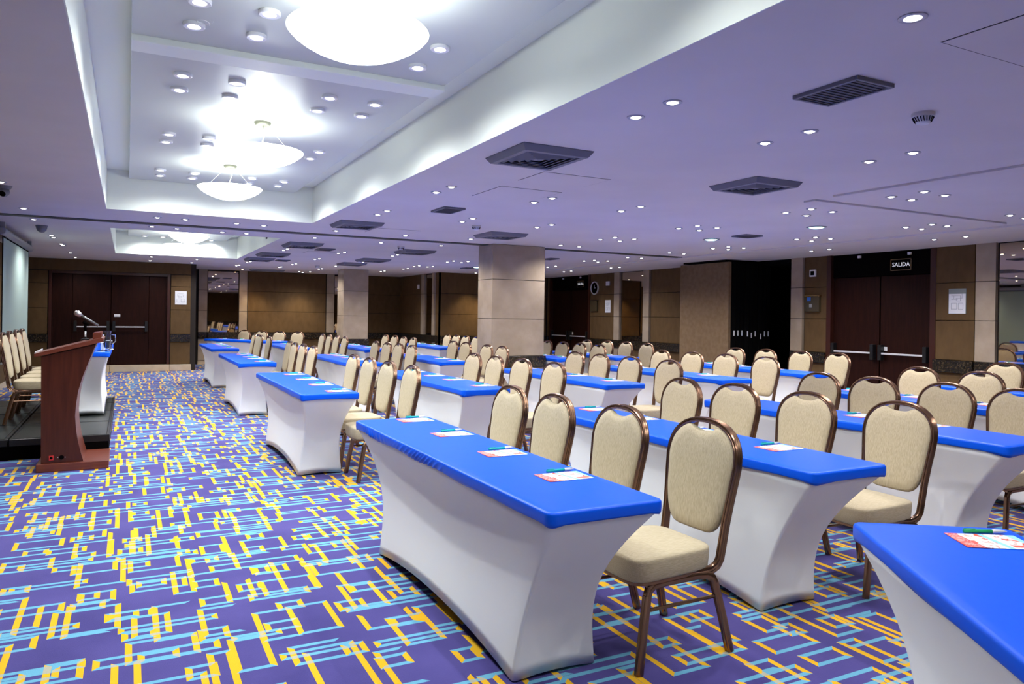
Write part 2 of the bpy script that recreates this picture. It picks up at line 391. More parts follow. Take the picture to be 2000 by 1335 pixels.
# ------------------------------------------------------------------ walls
ZS = [(.885, 1.466), (1.474, 2.028), (2.036, 2.6)]
panelcache = {}
def wall_run(parent, axis, fix, sgn, segs, base=True, low=True):
    """facing: panels in front of plane axis=fix, sgn = direction of the room. segs: (kind, a, b)"""
    def bx(mb, a, b, z0, z1, d0, d1):
        lo, hi = sorted((fix + sgn * d0, fix + sgn * d1))
        if axis == 'x': mb.box(lo, hi, a, b, z0, z1)
        else: mb.box(a, b, lo, hi, z0, z1)
        return mb
    for kind, a, b in segs:
        if kind == 'panel':
            n = max(1, round((b - a) / 2.6))
            for k in range(n):
                p0 = a + (b - a) * k / n + .004; p1 = a + (b - a) * (k + 1) / n - .004
                for z0, z1 in ZS: obj('wall_panel', bx(MB(), p0, p1, z0, z1, 0, .022), M_panel, parent, bevel=.003)
                obj('wall_panel', bx(MB(), p0, p1, .104, .696, 0, .022), M_panel, parent, bevel=.003)
        if kind == 'pilaster':
            for z0, z1 in ZS: obj('marble_block', bx(MB(), a, b, z0 if z0 > 1 else .885, z1, 0, .06), M_stone, parent, bevel=.002)
            obj('marble_block', bx(MB(), a, b, .104, .696, 0, .045), M_stone, parent, bevel=.002)
        if kind == 'mirror':
            obj('wall_panel', bx(MB(), a, b, .104, .696, 0, .022), M_panel, parent, bevel=.003)
        if kind != 'gap':
            obj('granite_band', bx(MB(), a - .002, b + .002, .70, .88, 0, .075), M_granite, parent, bevel=.004)
            obj('marble_skirting', bx(MB(), a - .002, b + .002, 0, .10, 0, .03), M_stonebase, parent, bevel=.003)
T = .15
# right wall
wr = MB()
for a, b in ((Y0, 7.06), (9.0, 9.80), (12.12, 16.52), (18.62, 18.9)): wr.box(X1, X1 + T, a, b, 0, 2.62)
wright = obj('wall_right', wr, M_joint); struct(wright, 'right wall of bronze fabric panels, marble pilasters and granite band', 'wall')
wall_run(wright, 'x', X1, -1, [('panel', -3.4, 1.2), ('pilaster', 1.25, 1.5), ('panel', 1.53, 4.1), ('pilaster', 4.13, 4.38), ('mirror', 4.40, 6.13), ('pilaster', 6.15, 6.43), ('panel', 6.46, 7.05),
                               ('panel', 9.02, 9.50), ('pilaster', 9.52, 9.78), ('panel', 12.15, 13.94), ('pilaster', 13.97, 14.2), ('mirror', 14.22, 15.13), ('pilaster', 15.15, 15.38), ('panel', 15.41, 16.50), ('panel', 18.63, 18.76)])
# pocket for the folding partition
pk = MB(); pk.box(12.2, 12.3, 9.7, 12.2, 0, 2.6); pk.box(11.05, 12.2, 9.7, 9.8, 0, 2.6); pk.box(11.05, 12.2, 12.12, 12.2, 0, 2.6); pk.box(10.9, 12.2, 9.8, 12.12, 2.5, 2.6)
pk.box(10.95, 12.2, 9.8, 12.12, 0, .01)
pocket = obj('wall_pocket', pk, M_pocket); struct(pocket, 'black storage pocket behind the folded partition', 'recess')
# far wall of the right half, and return
wf = obj('wall_far_right', MB().box(7.5, 11.05, 18.8, 18.8 + T, 0, 2.62), M_joint); struct(wf, 'lit bronze panelled wall behind the large marble column', 'wall')
wall_run(wf, 'y', 18.8, -1, [('panel', 7.55, 10.85)])
wn = obj('wall_return', MB().box(7.5, 7.5 + T, 18.8, Y1 + .1, 0, 2.62), M_joint); struct(wn, 'short dark return wall with narrow mirror', 'wall')
wall_run(wn, 'x', 7.5, -1, [('panel', 20.05, 21.95), ('pilaster', 19.8, 20.02), ('mirror', 19.2, 19.78), ('pilaster', 19.0, 19.17), ('panel', 18.8, 18.98)])
# back wall
wb = obj('wall_back', MB().box(1.5, 7.6, Y1, Y1 + T, 0, 2.62), M_joint); struct(wb, 'far back wall with gold brown panels and mirrors', 'wall')
wall_run(wb, 'y', Y1, -1, [('pilaster', 1.73, 1.95), ('mirror', 1.97, 2.76), ('pilaster', 2.78, 2.99), ('panel', 3.01, 5.2), ('pilaster', 5.22, 5.44), ('mirror', 5.46, 6.2), ('panel', 6.22, 7.5)])
ws = obj('wall_jog', MB().box(1.42, 1.5, 19.95, Y1 + .1, 0, 2.62), M_joint); struct(ws, 'dark side of the wall jog beside the far door', 'wall')
# far door wall
wd = MB(); wd.box(X0, -1.58, 19.8, 19.95, 0, 2.62); wd.box(.92, 1.5, 19.8, 19.95, 0, 2.62); wd.box(-1.58, .92, 19.8, 19.95, 2.33, 2.62)
wdoor = obj('wall_door_end', wd, M_joint); struct(wdoor, 'bronze panelled wall around the far double door', 'wall')
for (a, b) in ((X0 + .01, -1.6), (.94, 1.38)):
    for z0, z1 in ZS: obj('wall_panel', MB().box(a, b, 19.778, 19.8, z0, min(z1, 2.32)), M_panel, wdoor, bevel=.003)
    obj('wall_panel', MB().box(a, b, 19.778, 19.8, .16, .696), M_panel, wdoor, bevel=.003)
    obj('granite_band', MB().box(a, b + .005, 19.74, 19.8, .70, .88), M_granite, wdoor, bevel=.004)
obj('wall_panel', MB().box(X0 + .01, 1.38, 19.778, 19.8, 2.335, 2.6), M_panel, wdoor, bevel=.003)
obj('marble_step', MB().box(X0 + .01, -.35, 19.66, 19.82, 0, .15), M_stonebase, wdoor, bevel=.004)
obj('marble_step', MB().box(-.345, .92, 19.66, 19.82, 0, .15), M_stonebase, wdoor, bevel=.004)
obj('marble_step', MB().box(.925, 1.40, 19.66, 19.82, 0, .15), M_stonebase, wdoor, bevel=.004)
# left and near walls
wl = obj('wall_left', MB().box(X0 - T, X0, Y0, 20.0, 0, 2.62), M_joint); struct(wl, 'left wall behind the stage and projection screen', 'wall')
wall_run(wl, 'x', X0, 1, [('panel', -3.4, 8.0), ('panel', 8.02, 19.7)])
wnr = obj('wall_near', MB().box(X0, X1 + T, Y0 - T, Y0, 0, 2.62), M_joint); struct(wnr, 'panelled wall behind the camera', 'wall')
wall_run(wnr, 'y', Y0, 1, [('panel', X0 + .05, X1 - .05)])

def mirror(name, axis, fix, sgn, a, b, label):
    lo, hi = sorted((fix + sgn * .002, fix + sgn * .012))
    mb = MB().box(lo, hi, a, b, .885, 2.56) if axis == 'x' else MB().box(a, b, lo, hi, .885, 2.56)
    tag(obj(name, mb, M_mirror), label, 'mirror')
mirror('wall_mirror', 'x', X1, -1, 4.40, 6.13, 'bronze wall mirror at the right edge of the photo reflecting tables')
mirror('wall_mirror', 'x', X1, -1, 14.22, 15.13, 'narrow bronze mirror between two marble pilasters right of the clock')
mirror('wall_mirror', 'y', Y1, -1, 1.97, 2.76, 'bronze mirror on the far back wall beside the double door')
mirror('wall_mirror', 'y', Y1, -1, 5.46, 6.2, 'dark mirror half hidden behind the smaller marble column')
mirror('wall_mirror', 'x', 7.5, -1, 19.2, 19.78, 'slim bronze mirror on the short return wall')

# ------------------------------------------------------------------ columns
def column(x0, x1, y0, y1, label):
    t = empty('marble_column', ((x0 + x1) / 2, (y0 + y1) / 2, 0), label=label, cat='column')
    hx, hy = (x1 - x0) / 2, (y1 - y0) / 2
    obj('core', MB().box(-hx + .02, hx - .02, -hy + .02, hy - .02, 0, 2.6), M_joint, t)
    for z0, z1 in ((.10, .595), (.79, 1.386), (1.394, 2.026), (2.034, 2.595)):
        for s in (0, 1, 2, 3):
            mb = MB(); e = .03
            if s == 0: mb.box(-hx, hx, -hy, -hy + e, z0, z1)
            if s == 1: mb.box(-hx, hx, hy - e, hy, z0, z1)
            if s == 2: mb.box(-hx, -hx + e, -hy + e + .001, hy - e - .001, z0, z1)
            if s == 3: mb.box(hx - e, hx, -hy + e + .001, hy - e - .001, z0, z1)
            obj('marble_slab', mb, M_stone, t, bevel=.002)
    obj('granite_collar', MB().box(-hx - .03, hx + .03, -hy - .03, hy + .03, .60, .785), M_granite, t, bevel=.005)
    obj('marble_skirting', MB().box(-hx - .02, hx + .02, -hy - .02, hy + .02, 0, .10), M_stonebase, t, bevel=.004)
column(5.21, 6.18, 10.76, 11.30, 'large square beige marble column in the middle of the room')
column(4.95, 5.60, 19.0, 19.62, 'smaller beige marble column far back, left of the large one')

# ------------------------------------------------------------------ doors
def push_bar(parent, axis, fix, sgn, a, b, z):
    def P(u, d, zz): return (fix + sgn * d, u, zz) if axis == 'x' else (u, fix + sgn * d, zz)
    def bx(u0, u1, d0, d1, z0, z1):
        lo, hi = sorted((fix + sgn * d0, fix + sgn * d1))
        return MB().box(lo, hi, u0, u1, z0, z1) if axis == 'x' else MB().box(u0, u1, lo, hi, z0, z1)
    return [(bx(a, b, .05, .075, z - .014, z + .014), M_alu, 'push_bar'), (bx(a - .04, a + .02, 0, .085, z - .11, z + .14), M_blackmetal, 'bar_housing'), (bx(b - .02, b + .04, 0, .085, z - .11, z + .14), M_blackmetal, 'bar_housing')]
def side_door(n, y0, y1, label, sign_y, sx):
    d = empty(f'door_{n}', (X1, (y0 + y1) / 2, 0)); struct(d, label, 'door')
    yc = (y0 + y1) / 2; W2 = (y1 - y0) / 2
    obj('door_frame', MB().box(-.03, .16, -W2 - .04, -W2 + .05, 0, 2.6).box(-.03, .16, W2 - .05, W2 + .04, 0, 2.6), M_doorframe, d)
    obj('header_panel', MB().box(.03, .09, -W2, W2, 2.19, 2.6), M_black, d)
    for s in (-1, 1):
        a, b = (-W2 + .05, -.012) if s < 0 else (.012, W2 - .05)
        lf = obj('door_leaf', MB().box(.05, .10, a, b, .01, 2.18), M_door, d, bevel=.003)
        for mb, m, nm in push_bar(lf, 'x', .05, -1, a + .09, b - .05, .92): obj(nm, mb, m, lf, bevel=.003)
    obj('notice_plate', MB().box(.044, .05, -.14, -.04, .96, 1.03), M_white, d)
    obj('back_panel', MB().box(.13, .15, -W2, W2, 0, 2.6), M_black, d)
    for s in (-.55, .35): obj('door_contact', MB().box(-.0, .03, s, s + .05, 2.5, 2.54), M_white, d)
side_door(1, 7.08, 8.98, 'dark mahogany double door on the right wall under the larger exit sign', 7.65, 1)
side_door(2, 16.55, 18.6, 'dark double door on the right wall beyond the clock', 17.0, 1)
d3 = empty('door_3', (-.33, 19.8, .15)); struct(d3, 'wide dark mahogany double door at the far end beyond the stage', 'door')
obj('door_frame', MB().box(-1.25, -1.19, -.05, .12, 0, 2.18).box(1.19, 1.25, -.05, .12, 0, 2.18).box(-1.19, 1.19, -.03, .12, 2.12, 2.18), M_doorframe, d3)
for a, b, nm in ((-1.19, -.79, 'side_leaf'), (-.785, -.01, 'door_leaf'), (.0, .79, 'door_leaf'), (.795, 1.19, 'side_leaf')):
    lf = obj(nm, MB().box(a, b, .02, .07, .005, 2.12), M_door, d3, bevel=.004)
    if nm == 'door_leaf':
        for mb, m, k in push_bar(lf, 'y', .02, -1, a + .07, b - .06, .90): obj(k, mb, m, lf, bevel=.003)
obj('notice_plate', MB().box(.06, .19, .012, .02, 1.14, 1.2), M_white, d3)
obj('back_panel', MB().box(-1.2, 1.2, .10, .12, 0, 2.15), M_black, d3)

# ------------------------------------------------------------------ folding partition
fp = empty('folding_partition', (10.1, 11.27, 0), label='tall taupe folding partition panel parked in front of its black pocket', cat='partition')
obj('face_panel', MB().box(-.02, .05, -.69, .69, .03, 2.53), M_foldpanel, fp, bevel=.004)
for k in range(9):
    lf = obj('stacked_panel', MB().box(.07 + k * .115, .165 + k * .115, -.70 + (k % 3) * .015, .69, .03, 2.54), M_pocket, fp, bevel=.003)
    zz = 1.18 + (.01, .012, .012, .0, -.03, .0, -.05, .0, .0)[k]
    obj('latch_plate', MB().box(.11 + k * .115, .128 + k * .115, -.712 + (k % 3) * .015, -.70 + (k % 3) * .015, zz - .06, zz + .04), M_white, lf)
obj('top_rail', MB().box(-.02, 1.1, -.6, .6, 2.545, 2.60), M_black, fp)

# ------------------------------------------------------------------ wall fittings
def text_mesh(name, body, size, m, parent, loc, rot):
    cu = bpy.data.curves.new(name, 'FONT'); cu.body = body; cu.size = size; cu.extrude = .002; cu.align_x = 'CENTER'; cu.align_y = 'CENTER'
    cu.resolution_u = 2; cu.offset = 0
    to = bpy.data.objects.new('tmp', cu); COL.objects.link(to)
    dg = bpy.context.evaluated_depsgraph_get(); dg.update()
    me = bpy.data.meshes.new_from_object(to.evaluated_get(dg)); COL.objects.unlink(to); bpy.data.objects.remove(to)
    me.name = name; me.materials.clear(); me.materials.append(m)
    o = link(name, me, parent, loc); o.rotation_euler = rot
    return o
M_signtext = mat('sign_letters', (.85, .85, .85), .4, emit=(.8, .82, .9), es=.35)
def exit_sign(y, z, w, h, label, dark):
    t = empty('exit_sign', (X1 + .03, y, z), label=label, cat='exit sign')
    obj('sign_plate', MB().box(-.012, 0, -w / 2, w / 2, -h / 2, h / 2), M_black, t)
    fr = MB(); b = .012
    for q in ((-w / 2, w / 2, -h / 2, -h / 2 + b), (-w / 2, w / 2, h / 2 - b, h / 2), (-w / 2, -w / 2 + b, -h / 2, h / 2), (w / 2 - b, w / 2, -h / 2, h / 2)): fr.box(-.018, 0, *q)
    obj('sign_frame', fr, mat('sign_bronze_frame', (.22, .15, .08), .4, metal=.6), t)
    text_mesh('sign_letters', 'SALIDA', h * .50, M_signtext, t, (-.013, 0, 0), (pi / 2, 0, -pi / 2))
exit_sign(7.65, 2.35, .36, .185, 'SALIDA exit sign over the nearer dark double door', 0)
exit_sign(17.05, 2.34, .36, .175, 'SALIDA exit sign over the farther dark double door beside the clock', 1)

def plan(axis, fix, sgn, a, b, z0, z1, label, header):
    t = empty('evacuation_plan', (0, 0, 0), label=label, cat='notice')
    if axis == 'x': t.location = (fix, (a + b) / 2, (z0 + z1) / 2)
    else: t.location = ((a + b) / 2, fix, (z0 + z1) / 2)
    w, h = (b - a) / 2, (z1 - z0) / 2
    zt = h - (.075 if header else .03)
    def q(d0, d1, a0, a1, c0, c1):
        lo, hi = sorted((sgn * d0, sgn * d1))
        return MB().box(lo, hi, a0, a1, c0, c1) if axis == 'x' else MB().box(a0, a1, lo, hi, c0, c1)
    obj('holder', q(0, .008, -w, w, -h, h), M_white if not header else mat('plan_header_grey', (.22, .25, .24), .4), t)
    me = q(.008, .011, -w + .005, w - .005, -h + .005, zt).mesh('sheet', M_paperw); link('sheet', me, t)
    ln = MB(); rr = random.Random(5)
    def line(a0, a1, c0, c1):
        lo, hi = sorted((sgn * .011, sgn * .0125))
        if axis == 'x': ln.box(lo, hi, a0, a1, c0, c1)
        else: ln.box(a0, a1, lo, hi, c0, c1)
    ww = w * .75; e = .0022
    for k, (u0, u1, v) in enumerate(((-.7, .6, .75), (-.5, .9, .55), (-.8, .2, .30), (-.1, .9, .2), (-.6, .1, .02), (-.9, -.2, -.2), (.05, .9, -.2), (-.9, -.2, -.8), (.05, .9, -.8), (.05, .9, -.7))):
        line(u0 * ww, u1 * ww, v * h * .8 - e, v * h * .8 + e)
    for (u, v0, v1) in ((-.9, -.8, -.2), (-.2, -.8, -.2), (.05, -.8, -.2), (.9, -.8, -.2), (-.5, .02, .55), (.1, .02, .3), (.5, .2, .55), (-.75, .3, .75)):
        line(u * ww - e, u * ww + e, v0 * h * .8, v1 * h * .8)
    obj('plan_drawing', ln, mat('plan_ink', (.3, .32, .38), .6), t)
plan('x', X1 - .022, -1, 6.58, 6.84, 1.57, 1.94, 'evacuation plan with grey header on the panel right of the nearer door', True)
plan('x', X1 - .022, -1, 15.56, 15.80, 1.57, 1.89, 'evacuation plan sheet beside the clock and the farther side door', False)
plan('y', 19.778, -1, 1.03, 1.29, 1.60, 1.93, 'evacuation plan on the panel right of the far end door', False)

ck = empty('wall_clock', (X1 - .022, 16.28, 2.21), label='round black wall clock with silver rim beside the farther side door', cat='clock')
obj('clock_face', MB().lathe([(0, -.02), (.15, -.02), (.15, 0)], axis='x', seg=32), M_black, ck)
obj('clock_rim', MB().lathe([(.146, 0), (.146, -.03), (.172, -.032), (.172, 0)], axis='x', seg=32), M_alu, ck, smooth='auto')
obj('clock_hand', MB().box(-.024, -.021, -.004, .004, -.01, .085), M_alu, ck)
obj('clock_hand', MB().box(-.024, -.021, -.06, .01, -.004, .004), M_alu, ck)
def small_box(name, y, z, w, h, m, label, cat, inner=None, d=.03):
    t = empty(name, (X1 - .022, y, z), label=label, cat=cat)
    obj('housing', MB().box(-d, 0, -w / 2, w / 2, -h / 2, h / 2), m, t, bevel=.004)
    if inner: obj('display', MB().box(-d - .002, -d, -w * .3, w * .3, -h * .3, h * .3), inner, t)
    return t
small_box('thermostat', 9.31, 2.285, .13, .125, M_white, 'white thermostat with black display above the brass topped box', 'thermostat', M_black)
small_box('alarm_unit', 15.68, 2.31, .15, .11, M_white, 'small white alarm unit high on the panel beside the clock', 'alarm', M_silver)
for y, z, lab, st in ((9.29, 1.735, 'bronze cabinet with brass top edge beside the nearer side door', True), (16.28, 1.74, 'dark bronze cabinet below the wall clock', False)):
    t = small_box('wall_cabinet', y, z, .30, .27, mat('cabinet_bronze', (.07, .055, .03), .25, spec=.6), lab, 'cabinet', None, .05)
    obj('top_ledge', MB().box(-.07, 0, -.17, .17, .135, .15), M_brass if st else M_blackmetal, t, bevel=.003)
    if st:
        obj('blue_sticker', MB().box(-.0525, -.05, .03, .11, .05, .12), M_bluesign, t)
        obj('pale_sticker', MB().box(-.0525, -.05, .0, .06, -.06, .0), mat('pale_sticker', (.35, .34, .32), .5), t)
t = empty('alarm_unit', (7.478, 20.3, 2.25), label='small grey alarm box high on the dark return wall', cat='alarm')
obj('housing', MB().box(-.03, 0, -.06, .06, -.06, .06), M_white, t, bevel=.004)

# ------------------------------------------------------------------ ceiling lamps
DL=[(3.67,6.63),(3.69,6.3),(4.72,8.44),(4.74,8.1),(4.77,6.65),(4.75,6.28),(6.24,9.22),(6.25,8.86),(6.6,9.23),(6.6,8.87),(6.21,10.31),(6.59,10.35),(6.29,7.51),(8.48,10.36),(8.81,10.37),(8.49,11.61),(8.82,11.61),(8.33,12.89),(8.39,12.6),(8.71,12.95),(8.71,12.59),(8.66,14.58),(8.69,15.0),(9.67,15.88),(9.66,15.52),(9.72,13.92),(9.77,13.66),(6.31,7.18),(6.64,7.52),(6.65,7.2),(6.31,5.78),(6.32,5.45),(6.66,5.81),(6.66,5.47),(8.51,9.3),(8.5,8.94),(8.84,9.3),(8.85,8.96),(8.5,7.58),(8.5,7.25),(8.84,7.61),(8.81,7.26),(9.92,8.54),(9.86,8.14),(4.79,3.62),(4.79,3.28),(6.31,4.53),(6.62,4.54),(6.3,4.2),(6.63,4.22),(8.46,5.87),(8.78,5.88),(8.46,5.54),(8.74,5.53),(9.8,6.38),(9.77,5.93),(8.4,4.63),(8.95,18.3),(8.74,4.66),(2.58,8.07),(2.59,8.45),(3.66,8.12),(3.67,8.46),(2.59,10.4),(3.62,10.43),(4.61,10.29),(3.65,11.7),(4.64,11.56),(3.59,14.22),(3.63,13.91),(4.65,14.15),(4.64,13.81),(4.63,15.86),(4.65,16.22),(4.5,18.05),(4.5,17.68),(6.17,15.0),(6.16,14.63),(6.48,14.94),(6.47,14.57),(6.07,16.83),(6.08,16.51),(6.4,16.81),(6.43,16.53),(6.19,17.96),(6.21,17.67),(6.06,19.42),(6.08,19.15),(2.6,6.25),(2.59,6.6),(1.61,10.37),(1.22,11.58),(1.55,11.55),(2.55,11.55),(2.56,14.18),(2.57,13.85),(2.51,15.65),(2.48,17.78),(2.46,18.13),(2.43,19.3),(2.4,19.56),(2.76,21.23),(3.51,17.86),(3.49,18.16),(3.43,19.28),(3.43,19.55),(3.56,16.09),(3.6,15.85),(4.24,21.08),(4.51,20.96),(4.43,19.55),(4.45,19.29),(-1.08,10.26),(-1.09,11.42),(-1.07,13.7),(-1.07,14.07),(-1.05,15.39),(-1.04,15.62),(-1.04,17.6),(-1.03,19.06),(0.32,10.25),(0.64,10.26),(1.26,10.32),(0.29,11.39),(0.61,11.47),(0.46,19.12),(0.45,17.7),(1.35,19.19),(1.36,17.85),(2.61,3.51),(2.6,3.17),(3.72,3.59),(3.72,3.23),(2.66,1.83),(-1.05,8.25)]
DL += [(3.2,21.42),(4.4,21.42),(8.35,18.28)]  # downlights added to brighten the far walls, no fixtures seen there
# the same pattern goes on over the part of the room behind the photograph's frame
DL += [(2.66,.4),(3.72,1.2),(4.79,.9),(6.31,1.4),(6.63,1.0),(8.5,1.9),(8.8,1.5),(9.8,3.4),(2.66,-1.6),(4.79,-1.6),(6.5,-1.6),(8.6,-1.4)]
TL=[(0.63,3.97),(0.62,4.34),(1.58,4.0),(1.58,4.37),(0.63,5.24),(0.63,5.62),(1.25,5.26),(1.25,5.64),(1.58,5.26),(1.58,5.62),(1.59,7.07),(1.58,7.41),(1.25,8.88),(1.26,9.24),(1.6,8.89),(1.59,9.22),(0.3,3.99),(0.3,4.34),(0.3,5.25),(0.3,5.6),(0.3,7.05),(0.29,7.38),(0.62,7.03),(0.63,7.34),(0.3,8.88),(0.31,9.23),(0.64,8.9),(0.64,9.23),(.3,16.84),(.63,16.83),(1.25,16.9),(1.57,17.0),(.3,2.2),(1.58,2.2),(.63,1.0),(1.25,1.0)]
def ring_mesh(name, m, white=False):
    pr = [(.052, 0), (.052, -.004), (.046, -.007), (.034, -.006), (.032, -.002)] if not white else [(.056, 0), (.056, -.016), (.052, -.019), (.034, -.017), (.032, -.010)]
    return MB().lathe(pr, seg=20).mesh(name, m, 'auto')
ringA = ring_mesh('trim_ring', M_ring); ringB = ring_mesh('trim_ring', M_ringw, True)
lensA = MB().lathe([(0, -.012), (.016, -.011), (.025, -.004), (.031, 0)], seg=16).mesh('lamp', M_lamp, 'auto')
lensB = MB().lathe([(0, -.022), (.018, -.021), (.030, -.014), (.031, -.010)], seg=16).mesh('lamp', M_lamp, 'auto')
lensW = MB().lathe([(0, -.012), (.016, -.011), (.025, -.004), (.031, 0)], seg=16).mesh('lamp', M_warm, 'auto')
def spot(name, w, col, size=radians(146), blend=.9, rad=.03):
    L = bpy.data.lights.new(name, 'SPOT'); L.energy = w; L.color = col; L.spot_size = size; L.spot_blend = blend; L.shadow_soft_size = rad
    return L
spotA = spot('downlight_beam', SPOT_W, (1, .98, .97)); spotB = spot('tray_beam', TRAY_W, (.95, 1, 1), radians(160)); spotW = spot('warm_beam', SPOT_W * .8, (1, .7, .42))
WASH_ADDED = [(3.2,21.42),(4.4,21.42),(8.35,18.28),(8.95,18.3)]  # all added for wall light, including one hidden behind the large column
spotG = spot('wall_wash_beam', 75, (1, .80, .48), radians(88), .8)
spotC = spot('column_beam', 60, (1, .96, .9), radians(146), .9)
COLM = [(4.61,10.29),(4.64,11.56)]
def side_word(x, y):
    if x < 0: return 'over the stage side'
    if x < 2.2: return 'over the podium aisle'
    if x < 3.2: return 'just right of the trays'
    if x < 4.2: return 'over the second row'
    if x < 5.4: return 'over the third row'
    if x < 7: return 'over the fourth row'
    if x < 9.2: return 'over the fifth row'
    return 'near the right wall'
def depth_word(y):
    if y < 2.6: return 'nearest the camera'
    if y < 6: return 'in the near part'
    if y < 9.7: return 'before the ceiling track'
    if y < 11: return 'just before the ceiling track'
    if y < 12.3: return 'just beyond the ceiling track'
    if y < 17: return 'beyond the ceiling track'
    return 'close to the far wall'
ORD = 'nearest second third fourth fifth sixth seventh eighth ninth tenth eleventh twelfth thirteenth fourteenth fifteenth sixteenth seventeenth eighteenth nineteenth twentieth'.split()
ORD += ['twenty-' + w for w in 'first second third fourth fifth sixth seventh eighth ninth'.split()] + ['thirtieth'] + ['thirty-' + w for w in 'first second third fourth fifth sixth seventh eighth ninth'.split()]
count = {}
for (x, y) in sorted(DL, key=lambda p: (p[1], p[0])):
    sw_ = side_word(x, y); count[sw_] = count.get(sw_, -1) + 1
    warm = abs(x - 2.76) < .01
    z = 2.575 if x > 9.25 else ZC
    lab = f'small recessed ceiling downlight {sw_}, {ORD[count[sw_]]} from the camera'
    if warm: lab = 'orange glowing downlight at the far mirror pilaster'
    t = empty('ceiling_downlight', (x, y, z), label=lab, cat='ceiling light', group='recessed ceiling downlights')
    link('trim_ring', ringA, t); link('lamp', lensW if warm else lensA, t)
    link('downlight_beam', spotW if warm else (spotG if (x, y) in WASH_ADDED else spotC if (x, y) in COLM else spotA), t, (0, 0, -.03))
for (x, y) in sorted(TL, key=lambda p: (p[1], p[0])):
    dw = 'far' if y > 11 else 'near'
    ln = 'leftmost' if x < .45 else 'second' if x < .9 else 'third' if x < 1.4 else 'rightmost'
    count[dw + ln] = count.get(dw + ln, -1) + 1
    t = empty('tray_downlight', (x, y, 2.975 if y < 4.66 else 2.965), label=f'silver rimmed spotlight in the {dw} tray, {ln} line, {ORD[count[dw + ln]]} from the camera', cat='ceiling light', group='tray spotlights')
    link('trim_ring', ringB, t); link('lamp', lensB, t); link('tray_beam', spotB, t, (0, 0, -.035))
for (x, y, lab) in ((7.54, 8.28, 'large greenish white lamp disc over the fifth row, left of its twin'), (7.59, 6.46, 'large greenish white lamp disc nearer the right wall doors'), (7.38, 16.1, 'green tinted lamp disc beyond the large column')):
    t = empty('disc_downlight', (x, y, ZC), label=lab, cat='ceiling light')
    obj('trim_ring', MB().lathe([(.12, 0), (.12, -.006), (.095, -.012), (.09, -.004)], seg=28), M_ring, t, smooth='auto')
    obj('lamp', MB().lathe([(0, -.02), (.06, -.018), (.088, -.006), (.09, 0)], seg=28), M_cfl, t, smooth='auto')
    link('cfl_beam', spot('cfl_beam', CFL_W, (.7, 1, .92), rad=.08), t, (0, 0, -.05))

tag(obj('loose_wire', MB().tube([(.335 + .045 * cos(a / 4.0) * (1 - a / 60), 4.17 + .045 * sin(a / 4.0), 2.965 - .02 - .001 * a) for a in range(26)], .0018, 6), M_white, smooth=True), 'thin white wire curl hanging between two spotlights at the top left', 'wire')
# glass bowl pendants
bowl_prof = [(0.0, -.362), (.05, -.360), (.11, -.350), (.17, -.333), (.225, -.309), (.27, -.283), (.305, -.255), (.322, -.236), (.318, -.232), (.295, -.256), (.26, -.278), (.215, -.302), (.16, -.324), (.10, -.340), (0, -.350)]
bowl = MB().lathe(bowl_prof, seg=48).mesh('glass_bowl', M_bowl, True)
can = MB().lathe([(0, -.03), (.055, -.028), (.068, -.01), (.068, 0)], seg=24).mesh('canopy', M_canopy, 'auto')
wir = MB()
for k in range(3):
    a = k * 2 * pi / 3 + .4
    wir.tube([(.05 * cos(a), .05 * sin(a), -.02), (.314 * cos(a), .314 * sin(a), -.248)], .0010, 5)
wirm = wir.mesh('suspension_wire', M_cable)
crd = MB().tube([(0, 0, -.02), (.02, .005, -.10), (-.01, 0, -.18), (0, 0, -.33)], .004, 6).mesh('power_cord', M_cable, True)
PW = bpy.data.lights.new('bowl_bulb', 'POINT'); PW.energy = BOWL_W; PW.color = (.93, 1, .98); PW.shadow_soft_size = .05
pend = [(.93, .8, 'unseen glass bowl pendant added in the near tray to light the foreground'), (.93, 3.37, 'large white glass bowl pendant nearest the camera, cut by the top edge'), (.95, 6.25, 'white glass bowl pendant in the middle of the near tray'),  # first pendant is added out of view to light the near tables
        (.94, 8.27, 'white glass bowl pendant at the far end of the near tray'), (.93, 13.85, 'upper glass bowl pendant in the far tray'), (.93, 15.85, 'farthest glass bowl pendant in the far tray, seen lowest')]
for (x, y, lab) in pend:
    t = empty('bowl_pendant', (x, y, 2.965), label=lab, cat='pendant lamp')
    link('canopy', can, t); link('suspension_wire', wirm, t); link('power_cord', crd, t); link('glass_bowl', bowl, t)
    link('bowl_bulb', PW, t, (0, 0, -.25))

# ------------------------------------------------------------------ ceiling vents, detectors, cameras
def diffuser(cx, cy, w, l, label, rz=0):
    t = empty('air_diffuser', (cx, cy, ZC), label=label, cat='air vent')
    hw, hl = w / 2, l / 2
    def rect(s, z): return [(-hw * s, -hl * s, z), (hw * s, -hl * s, z), (hw * s, hl * s, z), (-hw * s, hl * s, z)]
    fr = MB().rings([rect(1, 0), rect(1, -.006), rect(.9, -.045), rect(.76, -.045), rect(.76, -.02)], False, False)
    obj('frame', fr, M_ventm, t)
    obj('duct_opening', MB().rings([rect(.77, -.012), rect(.77, -.010)]), M_ventd, t)
    for k in range(4):
        s = .66 - k * .15
        obj('louvre', MB().rings([rect(s + .07, -.018), rect(s + .075, -.020), rect(s, -.046), rect(s - .012, -.044)], False, False), M_ventm, t)
    obj('centre_plate', MB().rings([rect(.14, -.03), rect(.16, -.034), rect(.02, -.046)]), M_ventm, t)
